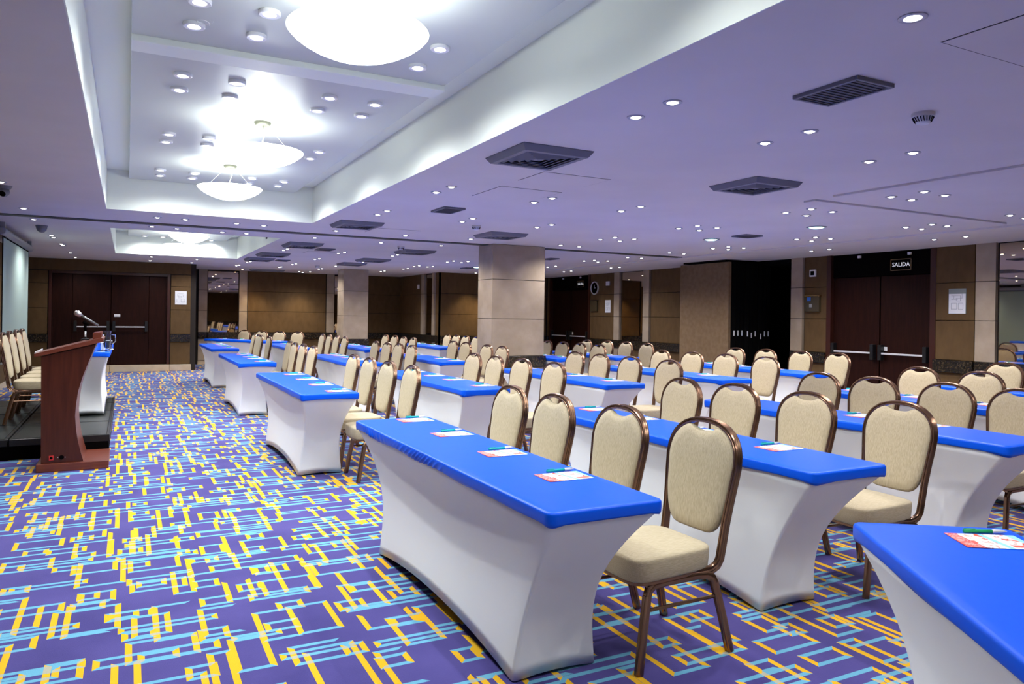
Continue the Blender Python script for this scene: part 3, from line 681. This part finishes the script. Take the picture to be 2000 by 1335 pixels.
D = [(2.62, 4.68, .56, .60, 'nearest square air diffuser, just right of the near tray'), (4.78, 4.72, .52, .56, 'square air diffuser over the third row, near part'),
     (2.62, 9.45, .56, .60, 'square air diffuser beside the far end of the near tray'), (4.72, 9.5, .58, .60, 'square air diffuser in front of the large column'),
     (2.62, 12.8, .56, .75, 'square air diffuser right of the far tray, first beyond the track'), (2.55, 15.25, .56, .7, 'square air diffuser right of the far tray, second beyond the track'),
     (2.52, 16.75, .56, .7, 'square air diffuser right of the far tray, third beyond the track'), (4.66, 12.9, .6, .65, 'square air diffuser left of the large column, beyond the track'),
     (4.63, 15.4, .6, .68, 'air diffuser before the smaller column, nearer of two'), (4.58, 16.9, .55, .65, 'air diffuser before the smaller column, farther of two'), (3.35, 20.85, .9, .4, 'dark air diffuser against the far back wall')]
for q in D: diffuser(*q)
def grille(x0, x1, y0, y1, label):
    t = empty('return_grille', ((x0 + x1) / 2, (y0 + y1) / 2, ZC), label=label, cat='air vent')
    w, l = (x1 - x0) / 2, (y1 - y0) / 2
    fr = MB(); b = .018
    fr.box(-w, w, -l, -l + b, -.02, 0).box(-w, w, l - b, l, -.02, 0).box(-w, -w + b, -l + b, l - b, -.02, 0).box(w - b, w, -l + b, l - b, -.02, 0)
    obj('frame', fr, M_ventm, t, bevel=.002)
    obj('grille_core', MB().box(-w + b, w - b, -l + b, l - b, -.012, -.002), M_grille, t)
    n = 12
    sl = MB()
    for k in range(n):
        y = -l + b + (2 * l - 2 * b) * (k + .5) / n
        sl.box(-w + b, w - b, y - .003, y + .003, -.017, -.012)
    s = obj('fine_slats', sl, M_grille, t); s['kind'] = 'stuff'
for q in ((3.06, 3.33, 2.38, 2.77, 'flat grey return grille nearest the camera, upper right'), (3.0, 3.25, 7.4, 7.8, 'flat grey grille over the second row before the track'),
          (3.02, 3.31, 13.3, 13.7, 'flat grille right of a diffuser beyond the track'), (2.9, 3.17, 16.72, 17.1, 'farthest flat grille right of the far tray'),
          (7.45, 7.76, 7.5, 7.78, 'flat grille between the two greenish lamp discs'), (7.4, 7.6, 12.65, 13.0, 'flat grille just right of the large column'), (7.2, 7.43, 16.35, 16.7, 'flat grille left of the large column top, far back')): grille(*q)
for x, y, lab in ((3.94, 2.64, 'white slotted smoke detector at upper right'), (3.99, 8.74, 'smoke detector before the ceiling track over the second row'), (4.14, 12.15, 'smoke detector beyond the track beside a diffuser'), (4.08, 18.16, 'small detector far back left of the smaller column')):
    t = empty('smoke_detector', (x, y, ZC), label=lab, cat='smoke detector')
    obj('base', MB().lathe([(0, -.02), (.06, -.02), (.06, 0)], seg=24), M_ceil, t, smooth='auto')
    obj('chamber', MB().lathe([(0, -.06), (.03, -.06), (.036, -.054), (.052, -.022), (.052, -.02)], seg=24), M_ringw, t, smooth='auto')
    sl = MB()
    for k in range(20):
        a = k * 2 * pi / 20
        p = [(.0545 * cos(a), .0545 * sin(a), -.024), (.041 * cos(a + .12), .041 * sin(a + .12), -.05)]
        sl.tube(p, .0026, 4)
    s = obj('slots', sl, M_black, t); s['kind'] = 'stuff'
t = empty('security_camera', (-1.05, 8.5, ZC), label='grey eyeball security camera at the left edge of the ceiling', cat='camera')
obj('base', MB().lathe([(0, -.03), (.05, -.03), (.065, 0)], seg=24), M_ventm, t, smooth='auto')
eb = obj('eyeball', MB().lathe([(.0, .045), (.032, .034), (.046, .0), (.042, -.03), (.03, -.05), (0, -.052)], seg=24), M_ventm, t, smooth='auto', loc=(0, 0, -.055)); eb.rotation_euler = (radians(-55), radians(25), 0)
obj('lens', MB().lathe([(0, -.056), (.028, -.054), (.03, -.045)], seg=20), M_black, eb, smooth='auto')
t = empty('dome_camera', (-1.07, 12.2, ZC), label='grey dome security camera beside the projection screen', cat='camera')
obj('base', MB().lathe([(0, -.02), (.072, -.02), (.075, 0)], seg=24), M_ventm, t, smooth='auto')
obj('dome', MB().lathe([(0, -.10), (.03, -.095), (.055, -.07), (.066, -.04), (.068, -.02)], seg=24), mat('smoked_dome', (.2, .2, .22), .2), t, smooth='auto')

# ------------------------------------------------------------------ projection screen
t = empty('projection_screen', (-1.5, 13.5, 0), label='pull down projection screen hanging from its grey casing at the left', cat='projection screen')
obj('casing', MB().lathe([(0, -1.55), (.045, -1.55), (.055, -1.53), (.055, 1.72), (.045, 1.74), (0, 1.74)], c=(0, 0, 2.475), seg=12, axis='y'), M_casing, t, smooth='auto')
obj('bracket', MB().box(-.03, .03, -1.5, -1.46, 2.5, 2.6).box(-.03, .03, 1.6, 1.64, 2.5, 2.6), M_casing, t)
obj('screen_cloth', MB().box(-.004, 0, -1.38, 1.50, .78, 2.40), M_screen, t)
obj('black_border', MB().box(-.005, .001, -1.45, -1.38, .70, 2.46).box(-.005, .001, 1.50, 1.55, .70, 2.46).box(-.005, .001, -1.38, 1.50, 2.40, 2.46).box(-.005, .001, -1.38, 1.50, .70, .78), M_black, t)
obj('weight_bar', MB().lathe([(0, -1.46), (.015, -1.46), (.015, 1.56), (0, 1.56)], c=(0, 0, .69), seg=10, axis='y'), M_casing, t, smooth='auto')

# ------------------------------------------------------------------ stage
SZ = .20
t = empty('stage_platform', (-1.0, 10.2, 0), label='low black modular stage platform under the speaker table and four chairs', cat='stage')
xs = [-1.95, -.98, -.13]; ys = [8.4, 9.42, 10.43, 11.30, 12.0]
for i in range(2):
    for j in range(4):
        x0, x1, y0, y1 = xs[i] + .006 + 1.0, xs[i + 1] - .006 + 1.0, ys[j] + .005 - 10.2, ys[j + 1] - .005 - 10.2
        dk = obj('deck', MB().box(x0 + .03, x1 - .03, y0 + .03, y1 - .03, SZ - .03, SZ), M_stage, t)
        obj('edge_rail', MB().box(x0, x1, y0, y0 + .03, SZ - .07, SZ - .002).box(x0, x1, y1 - .03, y1, SZ - .07, SZ - .002).box(x0, x0 + .03, y0 + .03, y1 - .03, SZ - .07, SZ - .002).box(x1 - .03, x1, y0 + .03, y1 - .03, SZ - .07, SZ - .002), M_blackmetal, dk, bevel=.004)
sk = MB(); sk.box(-.95, .855, -1.79, -1.775, 0, SZ - .06).box(-.95, .855, 1.775, 1.79, 0, SZ - .06).box(.84, .855, -1.775, 1.775, 0, SZ - .06).box(-.95, -.935, -1.775, 1.775, 0, SZ - .06)
obj('skirt_panel', sk, M_black, t)

# ------------------------------------------------------------------ podium
pd = empty('podium', (0, 0, 0), label='red mahogany podium with curved front standing before the stage', cat='podium')
pd.location = (-.41, 8.0, 0)
def L(p): return [(x + .41, z) for x, z in p]
side = L([(-.655, .07), (-.665, 1.02), (-.245, 1.125), (-.275, 1.04), (-.31, .94), (-.35, .82), (-.38, .70), (-.395, .58), (-.40, .48), (-.392, .36), (-.375, .25), (-.352, .15), (-.33, .07)])
obj('side_panel', MB().prism(side, -.30, -.275), M_mahog_shaded, pd)
obj('side_panel', MB().prism(side, .275, .30), M_mahog_shaded, pd)
cur = side[2:]
cf = MB(); off = .018
vs = []; 
poly = cur + [(x - off, z) for x, z in reversed(cur)]
cf.prism(poly, -.275, .275)
obj('curved_front', cf, M_mahog_lit, pd)
obj('base', MB().box(-.28, .28, -.335, .335, 0, .072), M_mahog_lit, pd, bevel=.004)
top = L([(-.715, 1.012), (-.19, 1.145), (-.185, 1.175), (-.205, 1.182), (-.715, 1.042)])
obj('reading_top', MB().prism(top, -.325, .325), M_mahog_lit, pd)
lp = L([(-.715, 1.042), (-.705, 1.045), (-.702, 1.06), (-.712, 1.06)])
obj('book_stop', MB().prism(lp, -.30, .30), M_alu, pd)
bxp = L([(-.275, 1.158), (-.205, 1.176), (-.205, 1.232), (-.275, 1.222)])
obj('light_box', MB().prism(bxp, -.20, .20), M_mahog_lit, pd)
s1 = obj('red_socket', MB().box(-.185, -.150, -.304, -.30, .10, .14), M_red, pd)
obj('socket_hole', MB().lathe([(0, -.306), (.011, -.306), (.012, -.303)], c=(-.168, 0, .12), seg=14, axis='y'), M_black, s1)
s2 = obj('black_socket', MB().lathe([(0, -.308), (.017, -.308), (.019, -.30)], c=(-.09, 0, .12), seg=18, axis='y'), M_black, pd)
for xx in (-.118, -.062): obj('screw', MB().lathe([(0, -.302), (.003, -.302), (.003, -.30)], c=(xx, 0, .12), seg=8, axis='y'), M_alu, s2)

mc = empty('microphone_stand', (-.34, 7.93, 1.154), label='silver microphone on a short stand on top of the podium', cat='microphone')
obj('stand_pole', MB().tube([(0, 0, .0), (0, 0, .09)], .008, 10), M_alu, mc, smooth=True)
obj('pole_collar', MB().lathe([(0, .0), (.035, .0), (.035, .012), (.012, .02), (.012, .03)], seg=20), M_blackmetal, mc, smooth='auto')
cl = obj('clip', MB().tube([(0, 0, .085), (-.002, 0, .12), (.004, 0, .15)], .012, 8).tube([(-.02, 0, .170), (.03, 0, .140)], .017, 10), M_black, mc, smooth=True)
obj('microphone_body', MB().sweep([(-.035, 0, .227), (.0, 0, .203), (.105, 0, .133)], [(.0125 * cos(k * pi / 5), .0125 * sin(k * pi / 5)) for k in range(10)]), mat('mic_grey', (.18, .18, .18), .35, metal=.6), mc, smooth=True)
hd = obj('microphone_grille', MB().lathe([(0, .045), (.018, .04), (.026, .02), (.024, .0), (.015, -.022), (0, -.024)], seg=20), mat('mic_mesh', (.55, .52, .52), .35, metal=.8), mc, smooth=True, loc=(-.052, 0, .238)); hd.rotation_euler = (0, radians(-56), 0)

# ------------------------------------------------------------------ chair
def build_chair_meshes():
    ms = {}
    lean = .16
    def bx(z): return .215 + lean * (z - .40)
    # hoop path (one continuous tube: right seat rail, up the back, over the top and down to the left rail)
    prof = [(-.011, -.0175), (-.003, -.0185), (.000, -.0145), (.003, -.0185), (.009, -.0175), (.011, -.012), (.007, -.006), (.011, 0), (.007, .006), (.011, .012), (.009, .0175), (.003, .0185), (.000, .0145), (-.003, .0185), (-.011, .0175)]
    half = []
    half += [(-.19, .185, .352), (.05, .185, .350), (.12, .185, .350), (.165, .186, .355), (.195, .187, .37), (.212, .187, .395), (bx(.45), .188, .45)]
    for z, w in ((.55, .192), (.65, .202), (.73, .212), (.79, .218)): half.append((bx(z), w, z))
    path = list(half); nor = [(0, 1, 0)] * len(half)
    n = 16
    zc, rz, ry = .79, .178, .218
    for k in range(1, n):
        a = pi * k / n
        # slightly squared arch
        cy_, sy_ = cos(a), sin(a)
        y = ry * math.copysign(abs(cy_) ** .86, cy_); z = zc + rz * abs(sy_) ** .86
        path.append((bx(z), y, z)); nor.append((0, cos(a) , sin(a)))
    for p in reversed(half): path.append((p[0], -p[1], p[2])); nor.append((0, -1, 0))
    ms['back_frame'] = MB().sweep(path, prof, nor).mesh('back_frame', M_chairm, 'auto')
    # back cushion
    out = []
    N = 56
    for k in range(N):
        a = 2 * pi * k / N - pi / 2
        cy_, sz_ = cos(a), sin(a)
        if sz_ >= 0:
            y = (ry - .010) * math.copysign(abs(cy_) ** .86, cy_); z = zc + (rz - .012) * abs(sz_) ** .86
            if abs(y) < .09: z -= .036 * (1 - (abs(y) / .09) ** 2.5)
        else:
            y = (.210) * math.copysign(abs(cy_) ** .32, cy_); z = zc + (zc - .480) * (-(abs(sz_) ** .72))
            w_at = .176 + (.208 - .176) * max(0, (z - .5) / .29)
            y = max(-w_at, min(w_at, y * w_at / .205))
        out.append((y, z))
    cy, cz = 0, .72
    def ring(s, d):
        r = []
        for y, z in out:
            yy = cy + (y - cy) * s; zz = cz + (z - cz) * s
            nx = Vector((-1, 0, lean)).normalized()
            p = Vector((bx(zz), yy, zz)) + nx * d
            r.append(tuple(p))
        return r
    ms['backrest'] = MB().rings([ring(.5, -.020), ring(.93, -.016), ring(.99, -.006), ring(1.0, .006), ring(.985, .016), ring(.95, .024), ring(.8, .030), ring(.45, .033)]).mesh('backrest', M_chairf, True)
    # seat cushion
    so = []
    N = 48
    for k in range(N):
        a = 2 * pi * k / N
        c_, s_ = cos(a), sin(a)
        u = math.copysign(abs(c_) ** .34, c_); v = math.copysign(abs(s_) ** .34, s_)
        x = -.045 + .230 * u; w = .225 - .030 * (u + 1) / 2
        so.append((x, v * w))
    def sr(s, z): return [(-.045 + (x + .045) * s, y * s, z + (.006 * cos(y * 7) if s < .9 else 0)) for x, y in so]
    ms['seat'] = MB().rings([sr(.9, .360), sr(.965, .363), sr(.985, .372), sr(1.0, .41), sr(1.004, .440), sr(1.0, .449), sr(.98, .455), sr(.92, .459), sr(.75, .464), sr(.4, .467)]).mesh('seat', M_seatf, True)
    # seat frame: pan under the cushion plus the bent tops of the leg bows
    sf = MB()
    sf.rings([sr(.95, .352), sr(.965, .350), sr(.965, .362), sr(.92, .364)])
    ov = [(.0155 * a, .018 * b) for a, b in ((1, 0), (.82, .62), (.55, .95), (0, .82), (-.55, .95), (-.82, .62), (-1, 0), (-.82, -.62), (-.55, -.95), (0, -.82), (.55, -.95), (.82, -.62))]
    for s in (-1, 1):
        sf.sweep([(-.19, s * .193, .30), (-.178, s * .190, .325), (-.15, s * .187, .340), (-.10, s * .185, .343), (.08, s * .185, .343), (.135, s * .187, .338), (.165, s * .190, .322), (.175, s * .193, .30)], ov)
    ms['seat_frame'] = sf.mesh('seat_frame', M_chairm, 'auto')
    for s, nm in ((-1, 'a'), (1, 'b')):
        lp = [(.0155 * a, .019 * b) for a, b in ((1, 0), (.82, .62), (.55, .95), (0, .82), (-.55, .95), (-.82, .62), (-1, 0), (-.82, -.62), (-.55, -.95), (0, -.82), (.55, -.95), (.82, -.62))]
        ms['legf' + nm] = MB().sweep([(-.19, s * .193, .302), (-.215, s * .204, .18), (-.245, s * .216, .0)], lp).mesh('leg', M_chairm, 'auto')
        ms['legr' + nm] = MB().sweep([(.175, s * .193, .302), (.205, s * .204, .18), (.248, s * .216, .0)], lp).mesh('leg', M_chairm, 'auto')
        ms['str' + nm] = MB().tube([(-.20, s * .199, .245), (.19, s * .199, .245)], .008, 6).mesh('stretcher', M_chairm, 'auto')
    return ms
CM = build_chair_meshes()
def new_chair():
    t = empty('banquet_chair')
    for k in ('seat', 'backrest', 'back_frame', 'seat_frame'): link(k, CM[k], t)
    for k in ('legfa', 'legfb', 'legra', 'legrb'): link('leg', CM[k], t)
    for k in ('stra', 'strb'): link('stretcher', CM[k], t)
    return t
chair0 = None
def place_chair(x, y, rz, label, group, z=0.0):
    global chair0
    if chair0 is None: chair0 = new_chair(); c = chair0
    else: c = copy_tree(chair0)
    c.location = (x, y, z); c.rotation_euler = (0, 0, rz)
    return tag(c, label, 'chair', group)

# ------------------------------------------------------------------ table
def rrect(hw, hl, r, n=5, sub=24):
    """closed outline, corners rounded, long sides subdivided; returns (x, y, nx, ny)"""
    pts = []
    for cx, cy, a0 in ((hw - r, hl - r, 0), (-hw + r, hl - r, 90), (-hw + r, -hl + r, 180), (hw - r, -hl + r, 270)):
        for k in range(n + 1):
            a = radians(a0 + 90 * k / n); pts.append((cx + r * cos(a), cy + r * sin(a), cos(a), sin(a)))
    res = []
    m = len(pts)
    for i in range(m):
        p, q = pts[i], pts[(i + 1) % m]
        res.append(p)
        d = sqrt((p[0] - q[0]) ** 2 + (p[1] - q[1]) ** 2)
        if d > .15:
            k = sub if d > 1 else max(4, sub // 5)
            for j in range(1, k):
                f = j / k
                res.append((p[0] + (q[0] - p[0]) * f, p[1] + (q[1] - p[1]) * f, p[2], p[3]))
    return res
TW, TLn, TH = .50, 2.46, .755
def cover_mesh(hl, wr=0, seed=1, sub=24):
    rnd = random.Random(seed)
    hw = TW / 2
    o = rrect(hw, hl, .035, 5, sub)
    ph = [rnd.uniform(0, 6) for _ in range(4)]
    def corner(x, y):
        return math.exp(-(((abs(x) - hw) / .06) ** 2 + ((abs(y) - hl) / .06) ** 2))
    def row(ins, z, kind=0):
        r = []
        for x, y, nx, ny in o:
            zz = z; e = ins
            if kind == 1: zz = z - .012 * corner(x, y) + .004 * sin(y * 5 + ph[0]) + .003 * sin(y * 11 + ph[1])
            if wr and nx < -.9 and kind in (1, 2):
                h = (TH - z) / .05
                env = max(0, min(1, (y + .55) * 3)) * max(0, min(1, (1.06 - y) * 5)) * (.55 + .45 * sin(y * 7 + 1))
                env *= .35 + .65 * max(0, min(1, abs(y - .52) * 9))
                u = y + h * (.05 if y > .55 else -.075)
                w = 1 - abs(sin(u * 58 + 1.3 * sin(u * 13))) ** .6
                w2 = 1 - abs(sin(u * 37 + 2 * sin(u * 9 + 1))) ** .7
                e += -(w * .010 + w2 * .008) * env * min(1, h * 1.4) + .003 * env
                if kind == 1: zz += -.005 * env
            r.append((x - nx * e, y - ny * e, zz))
        return r
    def flat(e, z):
        return [(max(-hw + e, min(hw - e, x)), max(-hl + e, min(hl - e, y)), z) for x, y, nx, ny in o]
    rs = [row(.03, TH - .042, 0), row(.004, TH - .050, 1)] + [row(-.001 * sin(pi * k / 7), TH - .046 + .038 * k / 7, 2) for k in range(8)] + [row(.002, TH - .005), row(.006, TH - .0015), row(.012, TH), flat(.045, TH + .0003)]
    return MB().rings(rs).mesh('blue_cover', M_blue, True)
def skirt_mesh(hl, seed=1, inset=.36, sub=24):
    rnd = random.Random(seed)
    hw = TW / 2 - .006
    o = rrect(hw, hl - .006, .03, 4, sub)
    fw, flx = .195, hl - inset
    n = 14; rs = []
    ph = rnd.uniform(0, 6)
    for i in range(n + 1):
        t = i / n
        r = []
        g = 1 - (1 - t) ** 1.9 + .05 * sin(pi * t) ** 2
        for x, y, nx, ny in o:
            ux, uy = x / hw, y / (hl - .006)
            tx, ty = ux * fw, uy * flx
            # sides sag inwards between the four feet
            sagx = (1 - min(1, abs(uy)) ** 2) * .025 * sin(pi * min(1, t)) if abs(nx) > .7 else 0
            sagy = (1 - ux ** 2) * .05 * sin(pi * t) if abs(ny) > .7 else 0
            gx = 1 - (1 - t) ** 1.5; pin = 1 - .24 * sin(pi * t ** .85) ** 1.2
            X = (x + (tx - x) * gx) * pin - math.copysign(sagx, x); Yv = y + (ty - y) * g - math.copysign(sagy, y)
            hem = 0
            if abs(nx) > .7: hem = .07 * (1 - abs(uy) ** 2.2)
            elif abs(ny) > .7: hem = .014 * (1 - ux ** 2)
            ztop = TH - .040; zb = .004 + max(0, hem)
            r.append((X, Yv, ztop + (zb - ztop) * t))
        rs.append(r)
    # folded hem
    r2 = [(x * .985, y * .997, z + .006) for x, y, z in rs[-1]]
    rs.append(r2)
    return MB().rings(rs, True, False).mesh('white_skirt', M_skirt, True)
covs = {}; 
def table_meshes(kind):
    if kind not in covs:
        covs[kind] = (cover_mesh(TLn / 2, wr=1, seed=3, sub=420) if kind == 'creased' else cover_mesh(TLn / 2, seed=kind), skirt_mesh(TLn / 2, seed=7 if kind == 'creased' else kind))
    return covs[kind]
foot_me = MB().box(-.155, .155, -.02, .02, 0.002, .02).box(-.12, -.10, -.010, .010, .02, .71).box(.10, .12, -.010, .010, .02, .71).mesh('folding_leg', M_blackmetal)
board_me = MB().box(-.23, .23, -TLn / 2 + .02, TLn / 2 - .02, TH - .036, TH - .008).mesh('tabletop', M_stonebase)
def table(x, y, rz, label, kind, group, z=0.0):
    t = empty('training_table', (x, y, z), rz, label, 'table', group)
    cm, sm = table_meshes(kind)
    link('tabletop', board_me, t); link('folding_leg', foot_me, t, (0, TLn / 2 - .46, 0)); link('folding_leg', foot_me, t, (0, -TLn / 2 + .46, 0))
    link('blue_cover', cm, t); link('white_skirt', sm, t)
    return t

flyer_me = MB().box(-.105, .105, -.074, .074, 0, .0018).mesh('flyer', M_flyer)
def pen_parts(m):
    b = MB().sweep([(-.068, 0, 0), (-.06, 0, 0), (.022, 0, 0)], [(.0066 * cos(k * pi / 4), .0066 * sin(k * pi / 4)) for k in range(8)]).mesh('barrel', m, True)
    g = MB().lathe([(.0068, .022), (.0074, .030), (.0066, .055), (.0018, .070), (0, .072)], seg=10, axis='x').mesh('grip', M_silver, True)
    c = MB().box(-.066, -.030, -.0017, .0017, .0066, .0092).box(-.068, -.062, -.0017, .0017, .0, .0092).mesh('clip', m)
    return b, g, c
penT = pen_parts(M_teal); penG = pen_parts(M_green)
def pen(x, y, z, rz, label, group, kind=penT):
    t = empty('ballpoint_pen', (x, y, z + .0076), rz, label, 'pen', group)
    link('barrel', kind[0], t); link('grip', kind[1], t); link('clip', kind[2], t)
def flyer(x, y, z, rz, label, group):
    o = link('flyer', flyer_me, None, (x, y, z), rz); tag(o, label, 'flyer', group)

CH = {
'1A': [(2.38, 2.62), (2.31, 3.18), (2.26, 3.78), (2.26, 4.34)], '1B': [(2.31, 6.40), (2.3, 7.04), (2.29, 7.66), (2.3, 8.32)],
'1C': [(2.37, 10.70), (2.37, 11.38), (2.34, 11.85), (2.4, 12.6)], '1D': [(2.48, 15.03), (2.44, 15.82), (2.47, 16.38), (2.48, 17.0)],
'2A': [(3.95, 2.77), (3.88, 3.36), (3.86, 3.96), (3.82, 4.50)], '2B': [(3.84, 6.47), (3.84, 7.17), (3.79, 7.73), (3.8, 8.35)],
'2C': [(3.84, 10.72), (3.86, 11.38), (3.82, 11.85), (3.82, 12.5)], '2D': [(3.93, 14.95), (3.93, 15.6), (3.93, 16.25), (3.92, 16.85)],
'3A': [(5.58, 2.99), (5.55, 3.50), (5.50, 4.07), (5.46, 4.60)], '3B': [(5.38, 6.55), (5.36, 7.25), (5.34, 7.87), (5.36, 8.48)],
'3C': [(5.2, 10.25), (5.05, 10.9 - .1), (5.24, 11.85), (5.24, 12.42)], '3D': [(5.17, 14.35), (5.17, 14.95), (5.3, 15.9), (5.28, 16.5)],
'4A': [(7.3, 2.95), (7.26, 3.6), (7.24, 4.23), (7.24, 4.85)], '4B': [(7.16, 6.84), (7.17, 7.55), (7.11, 8.15), (6.98, 8.70)],
'4C': [(7.27, 10.75), (7.26, 11.35), (7.27, 11.95), (7.27, 12.55)], '4D': [(6.98, 15.2), (6.98, 15.8), (7.0, 16.4), (7.0, 16.95)],
'5A': [(9.2, 3.0), (9.2, 3.7), (9.2, 4.4), (9.22, 5.12)], '5B': [(9.17, 7.41), (9.11, 8.02), (9.05, 8.65), (8.93, 9.2)],
'5C': [(8.55, 11.07), (8.65, 11.85), (8.62, 12.45), (8.45, 12.95)]}
TB = {'1': [(1.548, 3.43), (1.545, 7.52), (1.58, 11.72), (1.63, 15.92)], '2': [(2.97, 3.53), (2.97, 7.43), (2.96, 11.3), (3.02, 15.95)],
      '3': [(4.58, 3.6), (4.56, 7.45), (4.30, 11.3), (4.35, 15.3)], '4': [(6.27, 3.85), (6.17, 7.55), (6.47, 11.62), (6.1, 15.8)], '5': [(7.98, 4.1), (7.90, 7.9), (7.70, 11.7), (7.35, 15.8)]}
RW = {'1': 'first row', '2': 'second row', '3': 'third row', '4': 'fourth row', '5': 'fifth row'}
TWD = {'A': 'nearest', 'B': 'second', 'C': 'third', 'D': 'farthest'}
CWD = ['nearest', 'second', 'third', 'farthest']
for row in '12345':
    for ti, blk in enumerate('ABCD'):
        x, y = TB[row][ti]; key = row + blk
        if key == '3C':   # the column stands here: this table is set back towards the stage
            pass
        sp = ', edge creased' if key == '1A' else ''
        table(x, y, 0, f'blue topped white skirted table, {TWD[blk]} from the camera in the {RW[row]}{sp}', 'creased' if key == '1A' else 2 + (ti + int(row)) % 3, 'audience tables')
        chs = CH.get(key)
        ysl = [c[1] for c in chs] if chs else [y - .95 + .63 * k for k in range(4)]
        for k, cy in enumerate(ysl):
            if chs:
                rz = random.uniform(-.03, .03)
                cx = chs[k][0] - (.30 if row == '1' else .285)
                if key == '1A' : rz = (.02, .0, -.02, .0)[k]
                if key == '3C' and 10.2 < cy < 11.6: cx = 4.86
                place_chair(cx, cy, rz, f'beige banquet chair, {CWD[k]} of four at {TWD[blk]} table of {RW[row]} from stage', 'audience banquet chairs')
            fy = max(y - 1.08, min(y + 1.08, cy + .07))
            if key == '1A': fy = (2.69, 3.27, 3.91, 4.52)[k]
            fx = x + .105
            flyer(fx, fy, TH + .0012, random.uniform(-.04, .04), f'red and white flyer before the {CWD[k]} chair, {TWD[blk]} table, {RW[row]}', 'flyers on the tables')
            pen(fx + .035, fy + .09, TH + .001, random.uniform(-.05, .12), f'teal pen above the flyer of the {CWD[k]} chair, {TWD[blk]} table, {RW[row]}', 'pens on the tables')

# rotated wing tables: one at the lower right corner of the picture, one in the far corner
wa = radians(-34)
ax, ay = sin(radians(34)), cos(radians(34))     # long direction
def wing(cx, cy, a, label, kind): return table(cx, cy, a, label, kind, 'audience tables')
Zc = (2.395 - ax * 1.23, 1.565 - ay * 1.23)
wing(Zc[0], Zc[1], wa, 'angled blue topped table cut off at the lower right corner', 3)
flyer(2.385, 1.355, TH + .0012, wa + .02, 'red and white flyer on the angled table at the lower right corner', 'flyers on the tables')
pen(2.455, 1.415, TH + .001, wa + .10, 'green pen above the flyer on the angled lower right table', 'pens on the tables', penG)
# far corner wing
wb_ = radians(34); bx_, by_ = -sin(radians(34)), cos(radians(34))
Ec = (2.62, 19.35)
wing(Ec[0], Ec[1], wb_, 'angled blue topped table in the far corner before the back wall', 3)
for k in range(4):
    s = -.95 + .63 * k
    px, py = Ec[0] + bx_ * s, Ec[1] + by_ * s
    place_chair(px + .50 * by_, py - .50 * bx_, wb_, f'beige banquet chair, {CWD[k]} of four behind the angled far corner table', 'audience banquet chairs')
    flyer(px + .09, py + .05, TH + .0012, wb_, f'flyer before the {CWD[k]} chair on the angled far corner table', 'flyers on the tables')
    pen(px + .14, py + .13, TH + .001, wb_, f'teal pen before the {CWD[k]} chair on the angled far corner table', 'pens on the tables')

# ------------------------------------------------------------------ stage table, chairs and glassware
table(-.415, 10.83, 0, 'blue topped speaker table standing on the black stage', 3, 'audience tables', SZ)
for k, (cy, cx) in enumerate(((9.65, -1.22), (10.25, -1.225), (10.85, -1.225), (11.5, -1.235))):
    place_chair(cx + .33, cy, pi, f'beige banquet chair on the stage, {CWD[k]} of four facing the audience', 'stage banquet chairs', SZ + .004)
zt = SZ + TH + .001
def tumbler(x, y, label):
    t = empty('drinking_glass', (x, y, zt + .004), label=label, cat='glass', group='water glasses on the speaker table')
    obj('tumbler', MB().lathe([(0, .006), (.028, .006), (.034, .10), (.036, .10), (.031, 0), (0, 0)], seg=20), M_glass, t, smooth='auto')
    obj('paper_cap', MB().lathe([(0, .103), (.036, .102), (.036, .098), (.035, .098), (0, .1)], seg=20), M_paperw, t)
def coaster(x, y, label):
    tag(obj('coaster', MB().lathe([(0, 0), (.05, 0), (.05, .004), (0, .004)], seg=24), M_paperw, loc=(x, y, zt)), label, 'coaster')
coaster(-.27, 9.78, 'white coaster at the near end of the speaker table'); tumbler(-.27, 9.78, 'capped water glass on the coaster at the near table end')
t = empty('water_pitcher', (-.22, 10.02, zt), label='clear water pitcher with white napkin on the speaker table', cat='pitcher')
obj('jug', MB().lathe([(0, .008), (.045, .008), (.055, .12), (.05, .20), (.058, .235), (.060, .235), (.053, .20), (.059, .12), (.05, 0), (0, 0)], seg=24), M_glass, t, smooth='auto')
obj('handle', MB().tube([(.055, 0, .19), (.10, 0, .185), (.105, 0, .11), (.058, 0, .07)], .006, 8), M_glass, t, smooth=True)
obj('napkin', MB().box(-.045, .0, -.052, -.046, .01, .19), M_paperw, t)
coaster(-.19, 10.35, 'white coaster beyond the pitcher on the speaker table'); tumbler(-.19, 10.35, 'capped water glass beyond the pitcher')
